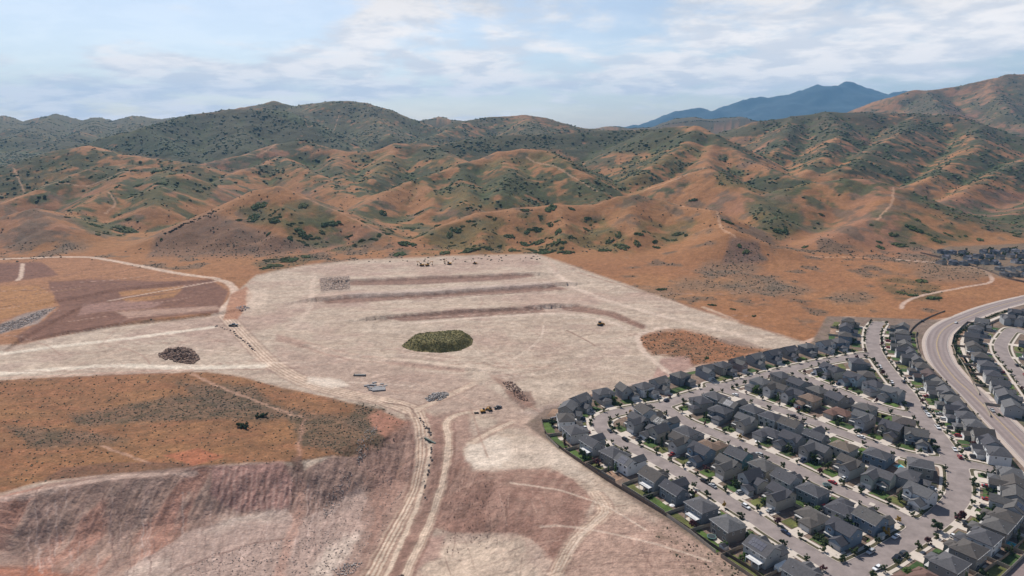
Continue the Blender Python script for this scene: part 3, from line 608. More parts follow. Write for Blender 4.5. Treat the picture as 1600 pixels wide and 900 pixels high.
vor = nn('ShaderNodeTexVoronoi'); vor.inputs['Scale'].default_value = .7; nt.links.new(gpos.outputs['Position'], vor.inputs['Vector'])
rk = mth('MULTIPLY', mrange(ntex(.8, 2, .5), .5, .56), mrange(ar.outputs['Fac'], 0, 2.5), True)
m2 = nn('ShaderNodeMix', data_type='RGBA'); nt.links.new(mth('MULTIPLY', rk, .6), m2.inputs[0]); nt.links.new(m1.outputs[2], m2.inputs[6])
rs = nn('ShaderNodeMix', data_type='RGBA'); nt.links.new(vor.outputs['Color'], rs.inputs[0]); rs.inputs[6].default_value = (.10, .075, .065, 1); rs.inputs[7].default_value = (.42, .33, .29, 1); nt.links.new(rs.outputs[2], m2.inputs[7])
nt.links.new(m2.outputs[2], bs.inputs['Base Color'])
bp = nn('ShaderNodeBump'); bp.inputs['Distance'].default_value = 1.3; bp.inputs['Strength'].default_value = .7
nt.links.new(mth('ADD', ntex(.5, 7, .62), mth('MULTIPLY', ntex(.05, 4, .6), 2.0)), bp.inputs['Height']); nt.links.new(bp.outputs[0], bs.inputs['Normal'])
tag(link('ground', me, gm), 'dry orange hills, graded pale dirt pad and bare slopes of the valley', 'ground', kind='structure')
# --- far blue mountain
MT = [(930,201),(980,196),(1020,187),(1066,175),(1093,169),(1113,172),(1133,164),(1189,154),(1219,153),(1246,140),(1279,131),(1299,134),(1306,135),(1326,129),(1349,138),(1369,147),(1399,144),(1440,150),(1500,160),(1600,180)]
MP = [at_depth(u, v, 15000) for u, v in MT]
gx = np.linspace(800, 13800, 420); gy = np.linspace(11000, 19000, 90); mx_, my_ = np.meshgrid(gx, gy); b = np.full(mx_.shape, -1e9)
xw = mx_ + (fbm(mx_, my_, 1500, 3, 201) - .5) * 260; yw = my_ + (fbm(mx_, my_, 1500, 3, 203) - .5) * 1500
for p, q in zip(MP, MP[1:]):
    d, t = seg_dist(xw, yw, p, q); b = np.maximum(b, p[2] + (q[2] - p[2]) * t - .36 * (np.sqrt(d * d + 50**2) - 50))
b += (np.abs(fbm(mx_, my_, 800, 4, 205) - .5) * 2 - .3) * 150 + (fbm(mx_, my_, 260, 3, 207) - .5) * 55
b = np.maximum(b, -20)
ii = np.arange(b.size).reshape(b.shape)
me = mesh_np('mountain', np.stack([mx_.ravel(), my_.ravel(), b.ravel()], 1), np.stack([ii[:-1,:-1].ravel(), ii[:-1,1:].ravel(), ii[1:,1:].ravel(), ii[1:,:-1].ravel()], 1))
tag(link('mountain', me, mat('mountain_forest', (.020,.034,.034), .95, .3, .002)), 'distant blue mountain with twin summits beyond the hills', 'mountain', kind='structure')
# --- haze: one box of thin air
bm = bmesh.new(); bmesh.ops.create_cube(bm, size=1)
for v in bm.verts: v.co = Vector((v.co.x * 44000, 9500 + v.co.y * 21000, 560 + v.co.z * 1400))
me = bpy.data.meshes.new('haze'); bm.to_mesh(me); bm.free()
hm = bpy.data.materials.new('thin_haze'); hm.use_nodes = True; hn = hm.node_tree; hn.nodes.remove(hn.nodes['Principled BSDF'])
pv = hn.nodes.new('ShaderNodeVolumePrincipled'); pv.inputs['Color'].default_value = (.28, .60, 1, 1); pv.inputs['Density'].default_value = 4.0e-5; pv.inputs['Anisotropy'].default_value = .0
hn.links.new(pv.outputs[0], hn.nodes['Material Output'].inputs['Volume'])
tag(link('haze', me, hm), 'thin blue haze over the far hills', 'haze', kind='stuff')
# ------------------------------------------------------------------ streets
ST = {
 'lower': ([(940,655),(937,663),(945,676),(959,684),(980,696),(1020,716),(1073,745),(1107,764),(1133,781),(1173,806),(1213,833),(1260,861),(1293,881),(1325,899)], 4.7),
 'second': ([(1033,634),(1050,645),(1073,660),(1108,674),(1149,691),(1217,720),(1273,747),(1313,766),(1358,785),(1397,803),(1445,828)], 4.5),
 'third': ([(1112,602),(1140,612),(1168,622),(1217,640),(1275,661),(1294,669),(1343,687),(1397,706),(1440,716),(1490,722)], 4.5),
 'fourth': ([(1230,577),(1250,587),(1273,597),(1319,615),(1349,628),(1378,638),(1409,646),(1440,650)], 4.5),
 'upper': ([(937,663),(940,655),(953,648),(970,643),(1003,637),(1038,632),(1073,620),(1120,606),(1150,599),(1190,588),(1233,577),(1273,568),(1313,561),(1340,556),(1366,553)], 4.7),
 'main': ([(1373,505),(1366,515),(1364,527),(1365,543),(1373,559),(1389,581),(1405,601),(1416,614),(1427,631),(1447,660),(1464,681),(1480,704),(1495,730),(1499,755),(1495,780),(1473,804),(1453,820),(1427,839),(1400,856),(1373,873),(1340,889),(1318,901),(1280,925)], 5.4),
 'spur': ([(1490,724),(1520,727),(1550,734),(1590,744)], 4.4),
 'east': ([(1650,530),(1600,519),(1583,515),(1571,527),(1564,540),(1568,555),(1577,567),(1591,584),(1603,600),(1625,630),(1650,665)], 4.7),
}
STW = {k: ([np.array(p) for p in smooth_line([at(*q) for q in P], 5)], w) for k, (P, w) in ST.items()}
x0, x1, y0, y1, gs = 20, 470, 235, 640, 1.25
gxs = np.arange(x0, x1, gs); gys = np.arange(y0, y1, gs); XX, YY = np.meshgrid(gxs, gys)
DF = np.full(XX.shape, 1e3)
for P, w in STW.values():
    for a, b in zip(P, P[1:]): DF = np.minimum(DF, seg_dist(XX, YY, a, b)[0] - w)
for _ in range(2): DF = np.where(DF > -3.5, (DF + np.roll(DF,1,0) + np.roll(DF,-1,0) + np.roll(DF,1,1) + np.roll(DF,-1,1)) / 5, DF)
def clip_poly(P, lo, hi):
    for s, lim in ((1, lo), (-1, -hi)):
        if lim < -900: continue
        out = []
        for i in range(len(P)):
            a, b = P[i], P[(i+1) % len(P)]; da, db = s*a[2]-lim, s*b[2]-lim
            if da >= 0: out.append(a)
            if (da >= 0) != (db >= 0):
                t = da / (da - db); out.append(tuple(a[k] + (b[k]-a[k]) * t for k in range(3)))
        P = out
        if len(P) < 3: return None
    return P
def band(name, lo, hi, z, m, skirt=0.0, keep=None):
    A = np.minimum.reduce([DF[:-1,:-1], DF[:-1,1:], DF[1:,1:], DF[1:,:-1]]); B = np.maximum.reduce([DF[:-1,:-1], DF[:-1,1:], DF[1:,1:], DF[1:,:-1]])
    sel = np.argwhere((B > lo) & (A < hi)); verts = {}; V = []; faces = []
    def vid(p):
        k = (round(p[0], 3), round(p[1], 3))
        if k not in verts: verts[k] = len(V); V.append((p[0], p[1], z))
        return verts[k]
    for j, i in sel:
        c = [(gxs[i], gys[j], DF[j,i]), (gxs[i+1], gys[j], DF[j,i+1]), (gxs[i+1], gys[j+1], DF[j+1,i+1]), (gxs[i], gys[j+1], DF[j+1,i])]
        if keep is not None and not keep(c[0][0], c[0][1]): continue
        if A[j,i] >= lo and B[j,i] <= hi: polys = [c]
        else: polys = [q for q in (clip_poly([c[0],c[1],c[2]], lo, hi), clip_poly([c[0],c[2],c[3]], lo, hi)) if q]
        for q in polys:
            f = []
            for p in q:
                k = vid(p)
                if not f or (f[-1] != k): f.append(k)
            if len(f) > 2 and f[0] == f[-1]: f.pop()
            if len(set(f)) == len(f) and len(f) > 2: faces.append(f)
    if skirt:
        cnt = {}
        for f in faces:
            for a, b in zip(f, f[1:] + f[:1]): cnt[(a, b)] = 1
        low = {}
        for (a, b) in list(cnt):
            if (b, a) not in cnt:
                for k in (a, b):
                    if k not in low: low[k] = len(V); V.append((V[k][0], V[k][1], z - skirt))
                faces.append([b, a, low[a], low[b]])
    me = bpy.data.meshes.new(name); me.from_pydata(V, [], faces); me.update()
    return link(name, me, m)
def in_nb(x, y): return True
CC = np.array([.50,.43,.365])
m_asph = mat('street_asphalt', (.235,.192,.177), .9, .3, .14, bump=.01, bscale=3)
m_conc = mat('pale_concrete', tuple(CC), .85, .10, .6); m_kerb = mat('kerb_concrete', (.47,.40,.34), .85, .1, .8)
m_strip = mat('planting_strip', (.075,.065,.035), .95, .5, .45)
tag(band('street', -999, 0, .02, m_asph), 'winding residential streets of worn pinkish asphalt', 'street', kind='structure')
tag(band('kerb', 0, .35, .14, m_kerb, .14), 'pale concrete kerbs along the residential streets', 'kerb', kind='structure')
tag(band('planting_strip', .35, 1.95, .12, m_strip), 'dark planting strip between kerb and pavement', 'verge', kind='structure')
tag(band('pavement', 1.95, 3.5, .14, m_conc, .14), 'pale concrete pavement beside the residential streets', 'pavement', kind='structure')
# the wide collector road: lanes worn in long streaks
def ribbon(name, P, offs, zs, colfn, m, n=8, attr=True):
    W = smooth_line(P, n); V = []; cc = []
    nrm = []
    for i in range(len(W)):
        t = W[min(i+1, len(W)-1)] - W[max(i-1, 0)]; t = t / (np.hypot(*t) + 1e-9); nrm.append(np.array([t[1], -t[0]]))
    s = 0
    for i, w in enumerate(W):
        if i: s += np.hypot(*(w - W[i-1]))
        for o in offs: q = w + nrm[i] * o; V.append((q[0], q[1], zs)); cc.append(colfn(o, s))
    k = len(offs); f = [[i*k+j, i*k+j+1, (i+1)*k+j+1, (i+1)*k+j] for i in range(len(W)-1) for j in range(k-1)]
    me = mesh_np(name, V, f, False, np.array(cc, np.float32)); return link(name, me, m)
RP = [(1800,432),(1700,446),(1600,468),(1547,482),(1515,494),(1487,506),(1471,518),(1464,533),(1465,548),(1473,567),(1493,592),(1514,611),(1553,650),(1592,689),(1640,738),(1720,820)]
RW = [at(*p) for p in RP]
def rcol(o, s):
    a = abs(o); w = .5 + .5 * math.cos((o + .9) / 3.5 * 2 * math.pi)
    b = np.array([.26,.205,.19]) * (1.0 - .22 * w) + .012 * math.sin(s * .07 + o)
    if a > 8.4: b = np.array([.42,.34,.29])
    return b
m_col = mat('collector_asphalt', attr='Col', noise=.12, nscale=.3, rough=.9)
tag(ribbon('road', RW, [-11,-9.6,-8.6,-8.2] + [x * .7 for x in range(-11, 12)] + [8.2,8.6,9.6,11], .03, rcol, m_col), 'wide curving collector road with worn lanes and pale shoulders', 'road', kind='structure')
for o in (-7.9, 7.9, -.25, .25): tag(ribbon('road_marking', RW, [o - .09, o + .09], .045, lambda a, b: (.62,.58,.52) if abs(o) > 1 else (.5,.36,.14), mat('line_paint', attr='Col', noise=.2, nscale=1.0)), 'thin painted line along the collector road', 'line', kind='structure')
def offset_line(P, d, n=8):
    W = smooth_line(P, n); out = []
    for i in range(len(W)):
        t = W[min(i+1, len(W)-1)] - W[max(i-1, 0)]; t = t / (np.hypot(*t) + 1e-9); out.append(W[i] + np.array([t[1], -t[0]]) * d)
    return out
# right of the collector (towards +offset = left when walking from the top): choose the outer side by test
test = offset_line(RW, 10)[60]; SIDE = 1 if test[0] > smooth_line(RW, 8)[60][0] else -1
WALK = offset_line(RW[3:], SIDE * 18.5)
tag(ribbon('footpath', WALK, [-1.6, 1.6], .05, lambda a, b: CC * 1.0, mat('footpath_concrete', attr='Col', noise=.08, nscale=.6), n=1), 'pale footpath curving along the collector road', 'footpath', kind='structure')
tag(ribbon('planting_bed', offset_line(RW[3:], SIDE * 13.8), [-2.2, 2.2], .04, lambda a, b: (.085,.075,.04), mat('planting_bed_soil', attr='Col', noise=.5, nscale=.35), n=1), 'dark planting bed between collector road and footpath', 'verge', kind='structure')

# ------------------------------------------------------------------ houses
m_wall = mat('painted_siding', objcol=True, rough=.8, noise=.10, nscale=1.5); m_roof = mat('asphalt_shingles', objcol=True, rough=.92, noise=.28, nscale=1.1, bump=.02, bscale=6)
m_trim = mat('white_trim', (.62,.61,.60), .6, .05, 2); m_gar = mat('garage_panel', objcol=True, rough=.6, noise=.05, nscale=2); m_glass = mat('window_glass', (.03,.035,.045), .15, spec=.5)
m_door = mat('front_door_paint', (.09,.045,.035), .5); m_post = mat('porch_timber', (.42,.40,.38), .7); m_solar = mat('solar_cells', (.012,.016,.045), .2, .2, 4, spec=.5)
m_stone = mat('stone_veneer', (.20,.175,.155), .9, .4, 2.5); m_metal = mat('brushed_metal', (.4,.4,.42), .4, metal=.6)
def bm_obj(name, build, mats, parent=None, smooth=False):
    bm = bmesh.new(); build(bm); bmesh.ops.recalc_face_normals(bm, faces=bm.faces); me = bpy.data.meshes.new(name); bm.to_mesh(me); bm.free()
    for m in (mats if isinstance(mats, (list, tuple)) else [mats]): me.materials.append(m)
    if smooth: me.polygons.foreach_set('use_smooth', [True] * len(me.polygons))
    return link(name, me, None, parent)
def box(bm, x0, x1, y0, y1, z0, z1, mi=0):
    v = [bm.verts.new(p) for p in ((x0,y0,z0),(x1,y0,z0),(x1,y1,z0),(x0,y1,z0),(x0,y0,z1),(x1,y0,z1),(x1,y1,z1),(x0,y1,z1))]
    for f in ((0,3,2,1),(4,5,6,7),(0,1,5,4),(1,2,6,5),(2,3,7,6),(3,0,4,7)): bm.faces.new([v[i] for i in f]).material_index = mi
def prism(bm, P, axis, a, b, mi=0):
    """extrude polygon P (list of (s, z)) from a to b; axis 'x' -> s is y, axis 'y' -> s is x"""
    mk = (lambda s, z, t: (t, s, z)) if axis == 'x' else (lambda s, z, t: (s, t, z))
    A = [bm.verts.new(mk(s, z, a)) for s, z in P]; B = [bm.verts.new(mk(s, z, b)) for s, z in P]; n = len(P)
    bm.faces.new(A).material_index = mi; bm.faces.new(B[::-1]).material_index = mi
    for i in range(n): bm.faces.new([A[i], B[i], B[(i+1) % n], A[(i+1) % n]]).material_index = mi
def gable_body(bm, x0, x1, y0, y1, z0, z1, h, axis):
    if axis == 'x': prism(bm, [(y0,z0),(y1,z0),(y1,z1),((y0+y1)/2,z1+h),(y0,z1)], 'x', x0, x1)
    else: prism(bm, [(x0,z0),(x1,z0),(x1,z1),((x0+x1)/2,z1+h),(x0,z1)], 'y', y0, y1)
def gable_roof(bm, x0, x1, y0, y1, z1, h, axis, ov=.45, th=.22):
    s0, s1, a, b = (y0, y1, x0, x1) if axis == 'x' else (x0, x1, y0, y1); c = (s0 + s1) / 2; k = h / (c - s0); z1 += .02
    P = [(s0-ov, z1-ov*k), (c, z1+h), (s1+ov, z1-ov*k), (s1+ov, z1-ov*k+th), (c, z1+h+th*1.15), (s0-ov, z1-ov*k+th)]
    prism(bm, P, axis, a - ov, b + ov)
def hip_roof(bm, x0, x1, y0, y1, z1, h, ov=.5):
    x0 -= ov; x1 += ov; y0 -= ov; y1 += ov; r = min(x1-x0, y1-y0) / 2 * .98; z1 += .02
    if x1 - x0 > y1 - y0: R = [(x0+r, (y0+y1)/2), (x1-r, (y0+y1)/2)]
    else: R = [((x0+x1)/2, y0+r), ((x0+x1)/2, y1-r)]
    b = [bm.verts.new(p) for p in ((x0,y0,z1),(x1,y0,z1),(x1,y1,z1),(x0,y1,z1))]; e = [bm.verts.new((v.co.x, v.co.y, z1+.2)) for v in b]
    r0, r1 = [bm.verts.new((p[0], p[1], z1 + h)) for p in R]
    bm.faces.new(b[::-1])
    for i in range(4): bm.faces.new([b[i], b[(i+1)%4], e[(i+1)%4], e[i]])
    if x1 - x0 > y1 - y0: fs = ([e[0],e[1],r1,r0],[e[1],e[2],r1],[e[2],e[3],r0,r1],[e[3],e[0],r0])
    else: fs = ([e[0],e[1],r0],[e[1],e[2],r1,r0],[e[2],e[3],r1],[e[3],e[0],r0,r1])
    for f in fs: bm.faces.new(f)
WIN = {}
def window_mesh(w, h):
    if (w, h) in WIN: return WIN[(w, h)]
    bm = bmesh.new(); f = .1
    box(bm, -w/2, w/2, -.05, .03, -h/2, -h/2+f); box(bm, -w/2, w/2, -.05, .03, h/2-f, h/2); box(bm, -w/2, -w/2+f, -.05, .03, -h/2+f, h/2-f); box(bm, w/2-f, w/2, -.05, .03, -h/2+f, h/2-f)
    box(bm, -.03, .03, -.04, .03, -h/2+f, h/2-f); box(bm, -w/2+f, -.03, -.02, .03, -h/2+f, h/2-f, 1); box(bm, .03, w/2-f, -.02, .03, -h/2+f, h/2-f, 1)
    me = bpy.data.meshes.new('window'); bm.to_mesh(me); bm.free(); me.materials.append(m_trim); me.materials.append(m_glass); WIN[(w, h)] = me; return me
def add_window(p, x, y, z, w, h, face):
    o = link('window', window_mesh(w, h), None, p); o.location = (x, y, z); o.rotation_euler = (0, 0, {'f': 0, 'r': math.pi/2, 'b': math.pi, 'l': -math.pi/2}[face]); return o
def make_house(kind, mir, lod, deck=False):
    """front faces -y; mir=1/-1 puts the garage right/left.  Returns the root of a ready thing"""
    r = empty('house', (0, 0, 0)); s = mir
    def xs(a, b): return (a, b) if s > 0 else (-b, -a)
    W, D = 10.4, 11.0
    if kind == 'rambler': e1, st = 3.1, 1
    else: e1, st = 5.7, 2
    gx0, gx1 = xs(-.2, 5.2); gy0, gy1 = -8.4, -3.4
    fx0, fx1 = xs(-5.2, -.6)
    def walls(bm):
        if kind == 'gable': gable_body(bm, -5.2, 5.2, -3.6, 5.5, -.3, e1, 2.5, 'x'); gable_body(bm, gx0, gx1, gy0, -3.62, -.3, 3.0, 1.7, 'y'); gable_body(bm, fx0+.4, fx1-.4, -4.4, -1.0, 3.0, e1, 1.35, 'y')
        elif kind == 'hip': box(bm, -5.2, 5.2, -3.6, 5.5, -.3, e1); box(bm, gx0, gx1, gy0, -3.62, -.3, 3.0); box(bm, fx0+.3, fx1-.2, -4.6, -3.62, -.3, e1-.1)
        elif kind == 'cross': gable_body(bm, -5.2, 5.2, -1.6, 5.5, -.3, e1, 2.2, 'x'); gable_body(bm, gx0, gx1, -7.6, -1.62, -.3, e1, 1.9, 'y'); gable_body(bm, fx0, fx1-.3, -3.4, -1.62, -.3, 2.9, 1.0, 'y')
        elif kind == 'tall': gable_body(bm, *xs(-5.2, 1.6), -4.4, 5.5, -.3, e1+.2, 2.8, 'y'); gable_body(bm, *xs(1.62, 5.2), -2.4, 4.6, -.3, 4.6, 1.5, 'x'); gable_body(bm, gx0, gx1, gy0+1, -4.42, -.3, 2.9, 1.5, 'y')
        else: box(bm, -6.0, 6.0, -3.0, 6.0, -.3, e1); box(bm, *xs(-.5, 6.0), -7.6, -3.02, -.3, 3.0)
    def roof(bm):
        if kind == 'gable': gable_roof(bm, -5.2, 5.2, -3.6, 5.5, e1, 2.5, 'x'); gable_roof(bm, gx0, gx1, gy0, -3.5, 3.0, 1.7, 'y', .4); gable_roof(bm, fx0+.4, fx1-.4, -4.4, -1.0, e1, 1.35, 'y', .35)
        elif kind == 'hip': hip_roof(bm, -5.2, 5.2, -3.6, 5.5, e1, 2.7); hip_roof(bm, gx0, gx1, gy0, -3.0, 3.0, 1.5, .4); hip_roof(bm, fx0+.3, fx1-.2, -4.6, -1.4, e1-.1, 1.3, .4)
        elif kind == 'cross': gable_roof(bm, -5.2, 5.2, -1.6, 5.5, e1, 2.2, 'x'); gable_roof(bm, gx0, gx1, -7.6, .8, e1, 1.9, 'y', .4); gable_roof(bm, fx0, fx1-.3, -3.4, -1.2, 2.9, 1.0, 'y', .35)
        elif kind == 'tall': gable_roof(bm, *xs(-5.2, 1.6), -4.4, 5.5, e1+.2, 2.8, 'y'); gable_roof(bm, *xs(1.6, 5.2), -2.4, 4.6, 4.6, 1.5, 'x', .4); gable_roof(bm, gx0, gx1, gy0+1, -4.2, 2.9, 1.5, 'y', .4)
        else: hip_roof(bm, -6.0, 6.0, -3.0, 6.0, e1, 2.4); hip_roof(bm, *xs(-.5, 6.0), -7.6, -1.0, 3.0, 1.9, .45)
    bm_obj('wall', walls, m_wall, r); rf = bm_obj('roof', roof, m_roof, r)
    if lod == 0: return r
    gyf = {'gable': gy0, 'hip': gy0, 'cross': -7.6, 'tall': gy0 + 1, 'rambler': -7.6}[kind]
    gc = (gx0 + gx1) / 2 if kind != 'rambler' else s * 2.75
    def gar(bm):
        box(bm, gc-2.35, gc+2.35, gyf-.05, gyf+.02, 0, 2.3)
        for k in range(3): box(bm, gc-2.35, gc+2.35, gyf-.07, gyf-.045, .55+k*.58, .58+k*.58)
    bm_obj('garage_door', gar, m_gar, r)
    B = 5.5 if kind != 'rambler' else 6.0; X = 5.2 if kind != 'rambler' else 6.0
    if st == 2:
        for wx in (-3.3, .2, 3.4): add_window(r, wx, B + .0, 4.4, 1.5, 1.3, 'b')
        if lod > 1:
            for wx, ww in ((-3.2, 1.6), (2.8, 2.4)): add_window(r, wx, B, 1.5, ww, 1.4 if ww < 2 else 2.0, 'b')
        sy = (-1.6, 2.6) if kind != 'tall' else (-.8, 2.6)
        for wy in sy: add_window(r, X, wy + (1.0 if kind == 'cross' else 0), 4.4 if kind != 'tall' or s < 0 else 2.0, .9, 1.2, 'r'); add_window(r, -X, wy + (1.0 if kind == 'cross' else 0), 4.4 if kind != 'tall' or s > 0 else 2.0, .9, 1.2, 'l')
        if kind == 'cross': add_window(r, gc, -7.6, 4.3, 1.8, 1.3, 'f')
        if kind == 'gable': add_window(r, (fx0+fx1)/2, -4.4, 4.6, 1.6, 1.3, 'f')
        if kind == 'hip': add_window(r, (fx0+fx1)/2, -4.6, 4.4, 1.6, 1.3, 'f'); 
        if kind == 'tall': add_window(r, -s * 2.6, -4.4, 4.5, 1.8, 1.4, 'f')
    else:
        for wx in (-3.6, 0, 3.6): add_window(r, wx, B, 1.6, 1.6, 1.3, 'b')
        for wy in (-.5, 3): add_window(r, X, wy, 1.6, 1.0, 1.1, 'r'); add_window(r, -X, wy, 1.6, 1.0, 1.1, 'l')
        add_window(r, -s * 3, -3.0, 1.6, 1.8, 1.3, 'f')
    fy = {'gable': -4.4 if False else -3.6, 'hip': -4.6, 'cross': -3.4, 'tall': -4.4, 'rambler': -3.0}[kind]; dx = -s * 1.35 if kind != 'tall' else -s * .9
    if kind == 'rambler': dx = -s * 1.1
    bm_obj('door', lambda bm: box(bm, dx-.5, dx+.5, fy-.06, fy+.02, 0, 2.1), m_door, r)
    if lod > 1:
        def porch(bm):
            box(bm, *xs(-4.9, -.5), fy-1.7, fy-.07, 2.55, 2.75)
            for px in (-4.7, -.8): box(bm, s*px-.12, s*px+.12, fy-1.6, fy-1.36, 0, 2.55)
        bm_obj('porch', porch, m_post, r)
        bm_obj('stone_base', lambda bm: box(bm, gx0-.04, gx0+.42, gyf-.09, gyf-.03, -.2, 1.1) if kind != 'rambler' else box(bm, *xs(-5.8, -2.0), -3.06, -2.99, -.2, .9), m_stone, r)
        if kind != 'rambler': bm_obj('stone_base', lambda bm: box(bm, gx1-.42, gx1+.04, gyf-.09, gyf-.03, -.2, 1.1), m_stone, r)
        def vents(bm):
            for k in range(3): box(bm, -3+k*2.6, -2.75+k*2.6, 3.4, 3.65, e1 + .6, e1 + 1.55)
        bm_obj('vent', lambda bm: box(bm, 2.2, 2.5, 3.2, 3.5, e1 + .5, e1 + 1.75), m_metal, rf)
        def fascia(bm): 
            box(bm, -X-.5, X+.5, B+.47, B+.56, e1-.32 if kind not in('hip','rambler','tall') else e1+.0, e1-.12 if kind not in('hip','rambler','tall') else e1+.22)
        if kind != 'tall': bm_obj('gutter', fascia, m_trim, rf)
    if deck:
        def dk(bm):
            box(bm, -4.6, 1.6, B + .02, B + 3.2, 2.75, 2.95)
            for px in (-4.45, -1.5, 1.45): box(bm, px-.13, px+.13, B+2.9, B+3.16, -.2, 2.75)
            box(bm, -4.6, 1.6, B+3.12, B+3.2, 3.8, 3.9)
            for k in range(15): box(bm, -4.55+k*.435, -4.49+k*.435, B+3.13, B+3.18, 2.95, 3.8)
        bm_obj('deck', dk, m_trim, r)
    return r
GREYS = [(.27,.275,.28),(.21,.225,.245),(.36,.355,.345),(.18,.20,.215),(.25,.235,.215),(.33,.30,.26),(.15,.165,.185),(.44,.43,.42)]
GNAME = ['mid grey','blue grey','light grey','slate grey','taupe','beige','dark slate','pale grey']
ROOFS = [(.072,.070,.076),(.088,.084,.088),(.060,.058,.066),(.095,.088,.084),(.105,.102,.104),(.080,.070,.064)]
WHITEW = (.60,.60,.60); TEAL = (.12,.24,.26); BLUEW = (.16,.21,.27); TANW = (.33,.28,.22)
